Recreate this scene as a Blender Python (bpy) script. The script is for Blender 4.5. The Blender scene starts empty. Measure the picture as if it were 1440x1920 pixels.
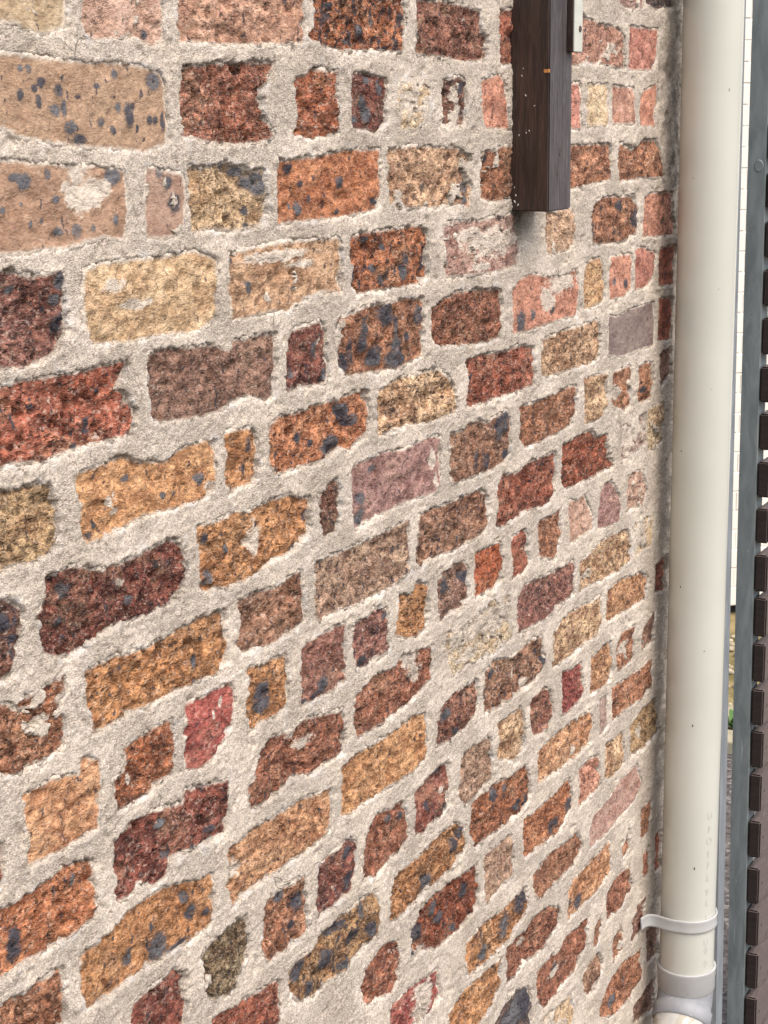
import bpy, bmesh, math, random
import numpy as np
from mathutils import Matrix, Vector

# ------------------------------------------------------------------ camera, sky, sun, exposure
H = 2.17                       # lens height above the paving; the brick face is the plane x = 0, y runs along it
CAM_X = 0.91795
scene = bpy.context.scene
C = scene.collection
cam_data = bpy.data.cameras.new('camera')
cam = bpy.data.objects.new('camera', cam_data)
C.objects.link(cam)
R_ = Vector((0.88657392, 0.4624371, -0.01177312))
U_ = Vector((-0.09149989, 0.20025565, 0.97546166))
F_ = Vector((-0.45344729, 0.86374163, -0.21985438))
m = Matrix.Identity(4)
for i in range(3):
    m[i][0], m[i][1], m[i][2] = R_[i], U_[i], -F_[i]
m[0][3], m[1][3], m[2][3] = CAM_X, 0.0, H
cam.matrix_world = m
cam_data.sensor_fit = 'VERTICAL'
cam_data.sensor_height = 36.0
cam_data.sensor_width = 27.0
cam_data.lens = 61.517
cam_data.clip_start = 0.05
cam_data.clip_end = 400
scene.camera = cam

SUN_EL, SUN_AZ = math.radians(56), math.radians(106)      # azimuth from +y towards +x
world = bpy.data.worlds.new('World')
scene.world = world
world.use_nodes = True
wn = world.node_tree
bg = wn.nodes['Background']
sky = wn.nodes.new('ShaderNodeTexSky')
sky.sky_type = 'NISHITA'
sky.sun_disc = False
sky.sun_elevation = SUN_EL
sky.sun_rotation = SUN_AZ
sky.air_density = 1.0
sky.dust_density = 4.0
hs = wn.nodes.new('ShaderNodeHueSaturation')             # thin cloud: paler than a clear sky
hs.inputs['Saturation'].default_value = 0.95
wn.links.new(sky.outputs['Color'], hs.inputs['Color'])
wn.links.new(hs.outputs['Color'], bg.inputs['Color'])
bg.inputs['Strength'].default_value = 0.15

sun_d = bpy.data.lights.new('sun', 'SUN')
sun_d.energy = 1.2
sun_d.angle = math.radians(70)
sun_d.color = (1.0, 0.965, 0.91)
sun = bpy.data.objects.new('sun', sun_d)
C.objects.link(sun)
sd = Vector((math.sin(SUN_AZ) * math.cos(SUN_EL), math.cos(SUN_AZ) * math.cos(SUN_EL), math.sin(SUN_EL)))
sun.rotation_euler = sd.to_track_quat('Z', 'Y').to_euler()
sun.location = (4, 4, 8)

vs = scene.view_settings
vs.view_transform = 'Standard'
vs.look = 'None'
vs.gamma = 1.0
vs.use_curve_mapping = False
vs.exposure = 0.85

BRICKS="""
P|0.6,0.2,0.5,1|2510,208 2602,212 2605,159 2558,153 2512,159
X|0.8,0.6,0.3,1|2619,213 2733,219 2747,167 2666,158 2622,165
C|0.25,0,0.35,0|1107,130 1197,135 1198,93 1196,78 1174,72 1144,72 1138,78 1103,81
K|0.45,0.1,0.3,1|1226,138 1337,144 1336,95 1336,70 1320,65 1288,75 1268,70 1234,69 1224,75 1222,89
K2|0.6,0.25,0.25,1|1369,147 1588,160 1587,76 1465,71 1366,71
O2|1,0.8,0.1,4|1617,160 1809,170 1814,99 1803,74 1665,71 1631,74 1601,82 1612,97 1612,118
R2|0.9,0.25,0.35,2|1845,128 1911,130 1970,127 2016,124 2024,98 2041,95 2038,70 1985,66 1918,70 1844,72
R|0.8,0.1,0.1,4|2077,128 2275,136 2277,68 2080,65
K3|0.7,0.3,0.4,1|2306,135 2353,134 2416,126 2503,122 2531,107 2533,68 2501,69 2439,73 2376,74 2308,67
S|0.5,0.15,0.15,1|2555,126 2673,126 2671,92 2660,68 2552,67 2552,104
T|0.12,0,0.15,0|1094,50 1132,51 1165,48 1214,46 1267,47 1306,44 1330,40 1337,28 1338,3 1336,-19 1301,-25 1269,-22 1202,-18 1167,-14 1127,-9 1111,-2 1089,-4
R3|1,0.1,0.15,6|1368,43 1390,47 1417,49 1528,53 1521,42 1504,27 1503,12 1510,-3 1522,-16 1504,-20 1465,-22 1413,-19 1365,-13 1364,12
O3|0.9,0.1,0.05,4|1572,38 1591,41 1602,50 1618,47 1655,46 1651,23 1655,-10 1638,-18 1588,-19 1570,-15 1573,12
D2|0.8,0.3,0.05,4|1687,43 1711,47 1767,41 1763,3 1766,-4 1744,-16 1722,-11 1691,-11 1686,-2 1690,17
C|0.6,0.1,0.75,0|1793,41 1867,43 1874,18 1867,-12 1799,-12 1793,12
B2|0.8,0.5,0.55,2|1913,42 1954,45 1974,40 1974,2 1969,-8 1917,-8 1910,18
S2|0.5,0.15,0.2,1|2045,46 2080,50 2097,38 2106,-15 2035,-13 2024,12 2022,41
S|0.5,0.1,0.2,1|2166,40 2353,41 2355,-17 2167,-17
C|0.5,0.1,0.25,0|2383,41 2462,42 2461,-13 2383,-14
K3|0.4,0.1,0.25,0|2482,40 2572,37 2580,-12 2487,-11
S2|0.4,0.05,0.15,0|2613,31 2679,46 2686,20 2672,4 2673,-18 2608,-14 2602,12
T2|0.12,0,0.2,0|1086,-29 1131,-33 1175,-37 1237,-40 1269,-45 1269,-79 1265,-99 1233,-95 1188,-101 1139,-101 1099,-101 1080,-101
K|0.2,0,0.3,0|1304,-42 1358,-50 1361,-69 1356,-100 1320,-103 1302,-99 1302,-71
C2|0.85,0.1,0.1,5|1373,-42 1393,-47 1430,-41 1449,-43 1478,-51 1505,-50 1503,-91 1500,-100 1446,-103 1408,-100 1372,-100 1372,-75
O|0.6,0.1,0.05,3|1534,-41 1549,-43 1615,-40 1673,-35 1746,-36 1748,-72 1738,-98 1659,-102 1547,-101 1530,-102 1530,-71
K4|0.8,0.1,0.4,2|1772,-36 1805,-35 1866,-35 1954,-38 1992,-49 1969,-64 1977,-77 1992,-84 1984,-107 1953,-102 1880,-103 1777,-97 1770,-70
O4|0.8,0.15,0.3,2|2024,-46 2073,-40 2115,-39 2119,-104 2057,-104 2021,-98 2019,-76
O4|0.8,0.2,0.2,2|2309,-42 2477,-43 2483,-65 2480,-92 2382,-96 2313,-100
O4|0.85,0.3,0.2,2|2516,-42 2582,-55 2617,-40 2680,-41 2708,-71 2722,-96 2608,-94 2526,-97 2513,-73
P2|0.9,0.2,0.2,3|1078,-117 1110,-118 1123,-123 1150,-125 1172,-121 1176,-145 1179,-167 1173,-178 1159,-190 1152,-189 1124,-194 1091,-191 1071,-191
C2|0.5,0,0.25,0|1208,-125 1223,-122 1270,-122 1319,-123 1371,-121 1411,-130 1412,-157 1408,-184 1371,-193 1314,-189 1265,-190 1214,-185 1208,-168 1205,-147
T3|0.5,0.1,0.3,1|1435,-128 1474,-126 1546,-124 1611,-126 1654,-127 1657,-156 1656,-181 1609,-177 1576,-180 1559,-192 1511,-187 1451,-189 1438,-189 1435,-159
O2|0.9,0.45,0.08,4|1682,-127 1719,-124 1757,-125 1851,-125 1865,-132 1865,-153 1871,-182 1850,-190 1781,-189 1717,-187 1694,-187 1682,-175 1687,-161 1677,-146
P3|0.7,0.2,0.4,1|1913,-128 1938,-125 2016,-128 2099,-126 2130,-124 2137,-152 2134,-190 2057,-193 1984,-189 1920,-188 1915,-163
T|0.7,0.35,0.4,1|2234,-128 2322,-128 2339,-150 2339,-172 2319,-182 2245,-185 2233,-158
O4|0.8,0.5,0.15,2|2415,-125 2448,-119 2586,-123 2600,-148 2596,-177 2542,-185 2473,-185 2413,-181 2405,-146
S2|0.6,0.15,0.2,1|2635,-126 2673,-122 2770,-125 2783,-192 2729,-189 2634,-185
R|0.9,0.15,0.15,4|1069,-210 1089,-209 1122,-208 1157,-209 1193,-211 1228,-210 1263,-209 1261,-219 1249,-231 1261,-240 1269,-258 1264,-273 1234,-273 1203,-273 1159,-273 1137,-275 1110,-270 1083,-270 1064,-270
B|0.7,0.15,0.1,3|1294,-208 1313,-205 1383,-211 1402,-212 1429,-220 1440,-212 1515,-214 1516,-242 1512,-274 1501,-277 1476,-270 1461,-266 1436,-269 1407,-274 1379,-275 1348,-272 1309,-269 1298,-263 1293,-233
D2|0.8,0.3,0.1,3|1547,-215 1574,-213 1608,-211 1619,-223 1618,-243 1621,-267 1611,-276 1572,-272 1536,-272 1540,-250 1543,-223
O4|0.8,0.35,0.05,3|1645,-212 1667,-213 1716,-206 1755,-207 1808,-206 1854,-209 1856,-247 1853,-275 1793,-282 1727,-278 1665,-275 1653,-265 1644,-241
R4|1,0.2,0.2,3|1882,-224 1907,-217 1953,-212 2016,-214 2082,-220 2086,-245 2079,-279 2041,-281 1968,-276 1907,-271 1880,-262 1878,-236
S2|0.5,0.1,0.25,0|2121,-224 2143,-212 2180,-208 2245,-218 2304,-222 2349,-214 2355,-256 2351,-279 2276,-277 2228,-279 2162,-281 2121,-279
Y2|0.7,0.1,0.25,1|2383,-213 2408,-206 2440,-205 2452,-226 2454,-266 2437,-270 2385,-275 2379,-243
S2|0.4,0.15,0.1,0|2485,-208 2520,-209 2574,-210 2575,-261 2546,-270 2484,-268
S|0.5,0.15,0.2,1|2598,-205 2628,-203 2687,-216 2683,-245 2656,-264 2599,-265
R|0.5,0.2,0.1,1|2712,-212 2787,-210 2787,-273 2711,-269
C3|0.9,0,0.15,4|1062,-287 1088,-294 1108,-295 1122,-295 1146,-299 1153,-316 1152,-337 1149,-352 1123,-358 1089,-354 1055,-358
Y|0.6,0.15,0.08,3|1183,-298 1213,-296 1257,-295 1273,-303 1319,-310 1346,-301 1398,-302 1398,-326 1395,-351 1370,-354 1329,-354 1277,-351 1236,-355 1208,-358 1193,-358 1186,-344 1190,-326 1185,-311
Y3|0.7,0.15,0.05,3|1418,-300 1444,-300 1472,-305 1475,-328 1475,-353 1461,-356 1431,-356 1423,-359 1417,-345 1421,-319
O|0.85,0.2,0.05,4|1502,-305 1521,-300 1570,-302 1605,-299 1652,-300 1676,-298 1713,-298 1716,-334 1712,-345 1680,-352 1674,-358 1650,-350 1626,-358 1557,-357 1513,-356 1501,-344 1499,-322
C4|1,0.3,0.15,2|1742,-304 1759,-300 1792,-297 1848,-298 1892,-299 1944,-326 1947,-353 1936,-358 1862,-357 1819,-353 1771,-352 1740,-353 1738,-325
R|0.9,0.15,0.12,3|1979,-299 2016,-297 2083,-303 2118,-301 2163,-302 2194,-310 2197,-343 2191,-357 2127,-359 2075,-358 2000,-358 1976,-356 1984,-328
T3|0.9,0.3,0.25,2|2224,-302 2287,-298 2348,-298 2433,-297 2448,-320 2440,-351 2403,-355 2329,-353 2278,-354 2229,-351 2221,-331
G|0.15,0,0.1,0|2480,-294 2513,-301 2572,-295 2684,-294 2691,-322 2689,-361 2612,-360 2539,-360 2481,-352
R|0.5,0.1,0.1,1|2715,-292 2783,-295 2777,-362 2715,-359
B2|0.9,0.4,0.1,4|1054,-377 1080,-382 1098,-395 1098,-407 1089,-425 1077,-445 1047,-447
D|0.95,0.3,0.1,4|1135,-379 1150,-376 1172,-376 1210,-389 1250,-390 1275,-388 1318,-385 1335,-394 1341,-419 1337,-431 1327,-442 1275,-444 1226,-441 1182,-449 1151,-450 1130,-441 1123,-423 1126,-410 1120,-406 1131,-392
Y3|0.8,0.2,0.05,3|1363,-382 1391,-385 1430,-382 1460,-387 1486,-383 1539,-385 1578,-397 1579,-425 1570,-435 1536,-445 1498,-445 1461,-453 1416,-451 1392,-445 1382,-450 1367,-443 1367,-409
B2|1,0.3,0.05,4|1604,-398 1624,-390 1639,-385 1646,-403 1643,-433 1637,-443 1610,-445 1605,-425
P4|0.5,0.1,0.15,1|1676,-384 1686,-378 1724,-379 1750,-376 1804,-383 1847,-379 1883,-380 1897,-385 1898,-435 1887,-447 1846,-445 1803,-443 1762,-445 1709,-446 1681,-450 1677,-418
B3|0.8,0.3,0.05,3|1929,-384 1968,-387 1976,-380 2016,-382 2041,-388 2075,-383 2101,-380 2115,-393 2110,-439 2093,-447 2058,-451 2000,-448 1936,-446 1928,-428
O4|0.8,0.3,0.15,2|2148,-383 2192,-386 2249,-384 2309,-381 2351,-383 2352,-418 2336,-435 2280,-438 2221,-440 2165,-440 2148,-424
C4|0.8,0.1,0.2,1|2384,-377 2415,-377 2475,-382 2480,-429 2451,-445 2391,-442
O4|0.7,0.1,0.5,1|2505,-384 2577,-383 2585,-394 2585,-445 2568,-449 2508,-434
O4|0.8,0.25,0.15,1|2621,-389 2683,-390 2698,-418 2687,-447 2643,-450 2620,-442
B|0.5,0.1,0.1,1|2724,-382 2784,-376 2781,-421 2734,-436
O4|0.9,0.1,0.3,3|1045,-467 1072,-471 1084,-480 1095,-474 1128,-472 1148,-468 1150,-479 1134,-483 1143,-501 1147,-516 1143,-530 1108,-532 1080,-532 1060,-526 1040,-523
Y3|0.85,0.15,0.15,3|1180,-474 1211,-472 1243,-476 1277,-478 1330,-474 1367,-473 1405,-476 1407,-506 1406,-527 1382,-534 1335,-531 1290,-531 1239,-531 1210,-532 1189,-530 1186,-509 1180,-492
B3|0.8,0.15,0.1,3|1435,-474 1465,-473 1507,-478 1535,-473 1557,-471 1559,-494 1561,-524 1543,-530 1505,-535 1462,-529 1437,-527 1430,-515 1438,-497
T4|0.8,0.4,0.15,1|1588,-471 1621,-470 1670,-472 1721,-472 1775,-470 1806,-467 1809,-497 1807,-529 1773,-537 1720,-537 1681,-537 1643,-533 1595,-534 1586,-525 1589,-501
B3|0.9,0.35,0.1,2|1840,-470 1860,-469 1920,-472 1983,-471 2016,-472 2043,-484 2041,-516 2025,-530 1991,-530 1935,-532 1867,-528 1844,-533 1833,-522
R|0.9,0.25,0.05,3|2076,-475 2098,-466 2138,-473 2175,-465 2212,-466 2271,-467 2276,-499 2269,-529 2233,-535 2176,-529 2139,-533 2085,-535 2071,-529
R5|0.9,0.2,0.08,3|2303,-463 2353,-459 2414,-458 2441,-474 2482,-475 2493,-506 2512,-528 2477,-528 2421,-530 2366,-528 2314,-527 2303,-512
G2|0.6,0.2,0.75,0|2557,-475 2657,-469 2665,-518 2584,-522 2548,-528
C|0.8,0.3,0.5,0|2670,-466 2749,-465 2740,-531 2674,-533
R|0.7,0.1,0.1,3|1034,-584 1056,-588 1058,-600 1054,-620 1031,-622
Y4|0.6,0.25,0.1,2|1088,-556 1109,-557 1124,-555 1165,-564 1167,-550 1192,-559 1193,-587 1187,-621 1168,-623 1137,-622 1107,-620 1090,-618 1095,-600 1090,-574
O2|0.9,0.1,0.15,3|1233,-562 1254,-561 1280,-557 1306,-560 1309,-585 1305,-611 1285,-612 1258,-616 1220,-615 1214,-587 1235,-584
RR|0.6,0.1,0.1,1|1334,-553 1352,-553 1381,-553 1410,-554 1418,-562 1415,-587 1407,-601 1377,-619 1353,-622 1330,-614 1330,-581
Y3|0.8,0.15,0.1,3|1448,-548 1472,-552 1493,-552 1520,-554 1526,-574 1523,-603 1517,-613 1479,-613 1447,-614 1446,-590 1450,-569
P5|0.7,0.15,0.08,2|1557,-556 1583,-554 1618,-554 1649,-556 1651,-591 1650,-620 1628,-622 1592,-621 1554,-618 1555,-582
P2|0.8,0.3,0.1,2|1677,-561 1706,-562 1719,-555 1752,-565 1756,-595 1758,-612 1733,-616 1704,-616 1676,-613 1670,-594
Y3|0.9,0.1,0.1,3|1790,-556 1822,-563 1830,-550 1859,-560 1864,-590 1858,-606 1836,-617 1807,-613 1779,-601 1784,-579
B|0.8,0.35,0.15,2|1892,-563 1919,-556 1967,-556 1980,-570 1980,-605 1967,-616 1919,-611 1899,-616 1893,-591
OO|0.8,0.1,0.02,3|2005,-554 2042,-556 2081,-556 2089,-581 2082,-609 2059,-614 2025,-610 2003,-610
R|0.8,0.1,0.1,2|2121,-559 2167,-556 2176,-571 2181,-606 2168,-614 2125,-613
O4|0.8,0.1,0.1,2|2216,-556 2273,-557 2294,-553 2295,-589 2285,-606 2275,-620 2219,-606
K|0.5,0.1,0.2,1|2331,-549 2367,-556 2384,-550 2400,-562 2423,-592 2428,-609 2397,-611 2358,-612 2337,-612
P4|0.5,0.1,0.1,1|2460,-558 2502,-551 2539,-577 2549,-601 2541,-621 2493,-619 2451,-613
K|0.7,0.2,0.5,0|2576,-550 2650,-564 2670,-599 2653,-617 2580,-613
O|0.8,0.2,0.15,4|1029,-641 1049,-644 1069,-648 1087,-646 1113,-644 1135,-641 1154,-644 1173,-649 1176,-663 1178,-690 1176,-702 1145,-704 1115,-706 1079,-702 1050,-704 1023,-701
D|0.9,0.2,0.08,4|1210,-645 1227,-641 1240,-638 1274,-640 1323,-650 1328,-638 1365,-646 1399,-652 1400,-690 1396,-706 1372,-705 1334,-699 1302,-692 1287,-708 1269,-712 1244,-696 1226,-705 1210,-703 1210,-677
R4|0.85,0.25,0.15,2|1467,-644 1489,-636 1527,-643 1556,-637 1591,-645 1639,-654 1648,-692 1644,-703 1613,-702 1576,-703 1525,-691 1508,-697 1469,-701 1445,-698 1442,-676 1455,-669
R4|0.8,0.2,0.2,2|1673,-649 1703,-642 1730,-637 1778,-644 1792,-633 1873,-644 1869,-681 1849,-689 1813,-695 1777,-697 1742,-700 1695,-698 1678,-697 1674,-672
C|0.8,0.25,0.72,0|1916,-638 1967,-641 2016,-636 2068,-631 2112,-635 2122,-679 2113,-700 2068,-702 1983,-693 1918,-696
P2|0.8,0.25,0.1,2|2144,-647 2168,-636 2216,-641 2266,-642 2317,-643 2349,-645 2352,-691 2329,-693 2287,-695 2237,-702 2178,-698 2146,-698
C4|0.8,0.1,0.3,1|2381,-653 2425,-646 2471,-640 2518,-640 2579,-646 2598,-672 2599,-699 2545,-704 2473,-700 2416,-694 2379,-697
C|0.4,0,0.7,0|2609,-644 2707,-642 2703,-695 2612,-697
R|0.6,0.1,0.2,2|2725,-739 2783,-737 2781,-793 2728,-786
O4|0.8,0.1,0.25,3|1020,-731 1048,-729 1076,-731 1105,-732 1124,-733 1126,-754 1126,-783 1093,-790 1016,-780
Y3|0.65,0.25,0.08,4|1155,-732 1175,-733 1199,-730 1225,-723 1246,-721 1273,-721 1304,-726 1341,-738 1365,-740 1368,-770 1364,-792 1327,-793 1295,-790 1255,-788 1220,-788 1186,-789 1158,-786 1152,-762
Y4|0.75,0.12,0.12,3|1400,-728 1426,-729 1452,-724 1495,-726 1540,-727 1587,-735 1609,-736 1610,-769 1603,-785 1561,-788 1515,-785 1481,-787 1449,-786 1417,-785 1407,-792 1398,-765 1404,-750
Y|0.75,0.15,0.1,2|1643,-722 1688,-718 1728,-722 1769,-722 1827,-720 1853,-725 1854,-767 1851,-780 1826,-786 1782,-784 1740,-783 1699,-782 1660,-784 1637,-777 1642,-754
R2|0.9,0.4,0.1,2|1902,-730 1942,-723 1983,-726 2008,-726 2010,-752 1996,-770 1966,-779 1925,-780 1883,-777 1890,-751
B3|0.9,0.45,0.15,2|2037,-723 2068,-717 2123,-729 2160,-724 2198,-723 2227,-727 2240,-766 2219,-780 2170,-786 2114,-784 2069,-782 2034,-780 2030,-751
C4|0.8,0.15,0.2,1|2278,-733 2319,-723 2373,-721 2429,-727 2463,-725 2470,-772 2454,-785 2397,-782 2353,-786 2311,-787 2275,-785
Y4|0.8,0.2,0.2,1|2493,-726 2534,-723 2583,-726 2660,-736 2688,-751 2676,-781 2624,-781 2561,-778 2500,-775
D|0.8,0.2,0.15,3|1226,-819 1240,-814 1271,-815 1298,-814 1314,-824 1314,-856 1307,-887 1265,-889 1222,-878
G3|1,0.2,0.35,3|1345,-818 1365,-815 1395,-811 1426,-813 1430,-839 1424,-860 1402,-874 1391,-884 1357,-871 1348,-843
O4|0.9,0.4,0.1,3|1469,-819 1480,-814 1513,-816 1548,-818 1551,-848 1554,-881 1533,-885 1499,-885 1471,-883 1459,-864 1464,-841
D2|0.8,0.35,0.1,2|1584,-819 1615,-816 1653,-814 1668,-823 1665,-862 1657,-879 1618,-879 1579,-878 1576,-858
R4|0.8,0.15,0.1,2|1698,-825 1719,-809 1767,-817 1799,-818 1799,-846 1802,-868 1787,-880 1752,-873 1723,-886 1690,-879 1688,-845
D|0.7,0.2,0.05,3|1825,-821 1855,-814 1878,-811 1917,-810 1922,-834 1914,-867 1893,-874 1862,-873 1846,-878 1824,-873
T4|0.8,0.15,0.25,1|1953,-837 1966,-816 2025,-817 2051,-822 2058,-851 2051,-879 2016,-882 1966,-885 1952,-867
C4|0.8,0.05,0.15,1|2078,-811 2114,-811 2157,-813 2169,-841 2168,-872 2134,-880 2078,-859 2083,-836
R2|0.8,0.2,0.15,2|2194,-809 2239,-806 2270,-824 2277,-859 2261,-870 2211,-872 2192,-848
RR|0.8,0.1,0.1,2|2311,-805 2354,-812 2383,-810 2395,-853 2378,-870 2334,-873 2313,-870
Y4|0.8,0.35,0.1,2|2432,-817 2467,-814 2514,-814 2519,-864 2505,-878 2430,-875
O4|0.8,0.1,0.5,1|2544,-831 2575,-813 2621,-816 2624,-872 2579,-872 2549,-871
B|0.6,0.2,0.4,0|2667,-833 2727,-817 2722,-867 2663,-869
R|0.8,0.15,0.1,3|1360,-899 1400,-904 1442,-909 1475,-912 1490,-916 1488,-946 1482,-988 1427,-985 1356,-954
Y5|0.9,0.55,0.1,3|1514,-918 1532,-910 1568,-916 1580,-902 1630,-901 1669,-901 1716,-907 1722,-941 1715,-958 1681,-961 1654,-966 1628,-970 1590,-963 1565,-968 1530,-957 1514,-933
Y3|0.9,0.3,0.08,2|1758,-914 1772,-902 1787,-905 1838,-908 1885,-900 1941,-903 1962,-915 1965,-947 1932,-960 1900,-962 1853,-957 1815,-963 1778,-962 1754,-960
O2|0.9,0.35,0.1,2|1991,-896 2016,-890 2078,-897 2143,-904 2182,-905 2196,-955 2173,-967 2134,-965 2097,-966 2043,-958 1999,-960 1987,-932
Y4|0.85,0.2,0.2,2|2221,-898 2261,-895 2324,-895 2379,-900 2424,-901 2441,-928 2433,-952 2370,-957 2305,-952 2263,-950 2226,-947 2219,-922
G2|0.4,0.1,0.1,1|2470,-898 2501,-899 2501,-948 2473,-952
O4|0.8,0.4,0.2,1|2525,-893 2593,-899 2657,-900 2716,-898 2720,-946 2661,-952 2583,-946 2533,-949
R4|0.8,0.15,0.05,2|1686,-991 1707,-990 1735,-985 1770,-994 1777,-1022 1773,-1046 1754,-1055 1712,-1045 1689,-1039 1676,-1014
OO2|0.85,0.25,0.08,3|1809,-1029 1814,-1003 1833,-981 1868,-978 1916,-979 1965,-985 2004,-987 2011,-1019 2011,-1050 1965,-1054 1915,-1055 1883,-1052 1852,-1041 1809,-1037
T4|0.7,0.2,0.1,1|2034,-985 2070,-988 2122,-988 2130,-1027 2126,-1050 2079,-1051 2038,-1058 2034,-1021
O|0.85,0.15,0.05,2|2169,-986 2223,-989 2284,-987 2344,-984 2355,-1029 2329,-1037 2303,-1053 2244,-1048 2204,-1044 2174,-1045 2168,-1010
S2|0.8,0.2,0.1,1|2386,-984 2427,-981 2467,-990 2479,-1039 2441,-1043 2384,-1042
C4|0.8,0.2,0.2,1|2503,-980 2547,-985 2579,-984 2588,-1040 2538,-1046 2503,-1038
C3|0.8,0.1,0.15,1|2621,-991 2662,-976 2744,-978 2756,-1040 2693,-1048 2626,-1039
RR|0.8,0.05,0.45,2|1751,-1075 1798,-1075 1836,-1079 1883,-1086 1890,-1127 1850,-1131 1804,-1130 1753,-1119
Y3|0.9,0.5,0.05,2|1973,-1088 2025,-1084 2080,-1092 2126,-1091 2175,-1091 2185,-1125 2166,-1137 2127,-1145 2071,-1144 2025,-1140 1985,-1140 1973,-1120
O4|0.85,0.1,0.15,2|2208,-1084 2245,-1078 2287,-1077 2341,-1085 2381,-1083 2405,-1119 2376,-1130 2331,-1130 2288,-1129 2226,-1129 2209,-1105
P3|0.4,0.1,0.2,0|2439,-1105 2455,-1084 2515,-1079 2576,-1069 2654,-1068 2670,-1107 2631,-1126 2567,-1126 2517,-1131 2438,-1132
O4|0.7,0.2,0.3,1|2684,-1160 2734,-1159 2720,-1213 2684,-1211
Y3|0.85,0.2,0.05,2|1917,-1164 1964,-1155 2026,-1160 2086,-1163 2086,-1205 2053,-1222 1999,-1228 1922,-1213
R4|0.9,0.15,0.15,2|2112,-1159 2146,-1158 2176,-1163 2206,-1154 2268,-1160 2311,-1183 2307,-1203 2269,-1208 2227,-1215 2177,-1205 2128,-1212 2112,-1211
Y4|0.8,0.15,0.12,2|2344,-1174 2365,-1157 2434,-1158 2482,-1158 2523,-1156 2533,-1207 2509,-1216 2448,-1218 2390,-1216 2345,-1215
O4|0.7,0.1,0.3,1|2588,-1191 2621,-1173 2625,-1205 2592,-1213
R|0.5,0.1,0.1,1|2759,-1236 2790,-1235 2789,-1305 2763,-1304
X|0.6,0.7,0.05,2|2071,-1256 2099,-1245 2157,-1243 2187,-1253 2198,-1284 2195,-1326 2072,-1289
R4|0.75,0.15,0.1,2|2224,-1248 2270,-1248 2313,-1250 2335,-1242 2391,-1249 2433,-1249 2428,-1292 2370,-1312 2315,-1313 2250,-1318 2222,-1287
R4|0.8,0.1,0.15,1|2515,-1242 2559,-1232 2624,-1239 2640,-1284 2588,-1297 2524,-1293
R|0.7,0.1,0.2,1|2698,-1249 2725,-1243 2726,-1295 2700,-1286
C|0.6,0.2,0.5,0|2251,-1336 2305,-1344 2360,-1353 2373,-1387 2340,-1417 2252,-1381
B3|0.9,0.2,0.15,2|2411,-1340 2441,-1336 2489,-1334 2498,-1362 2479,-1392 2443,-1388 2416,-1366
O4|0.7,0.1,0.2,1|2463,-1280 2492,-1274 2488,-1310 2464,-1313
O4|0.8,0.1,0.35,1|2552,-1343 2590,-1336 2600,-1380 2554,-1383
P2|0.8,0.1,0.2,1|2644,-1355 2670,-1331 2711,-1329 2700,-1380 2646,-1391
O4|0.85,0.1,0.15,1|2494,-1437 2543,-1412 2621,-1409 2698,-1424 2701,-1476 2638,-1487 2559,-1478 2495,-1456
B|0.7,0.2,0.1,1|2724,-1400 2788,-1418 2786,-1474 2734,-1466
B|0.7,0.2,0.1,1|2662,-1519 2737,-1514 2786,-1516 2770,-1571 2669,-1553
"""
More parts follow.
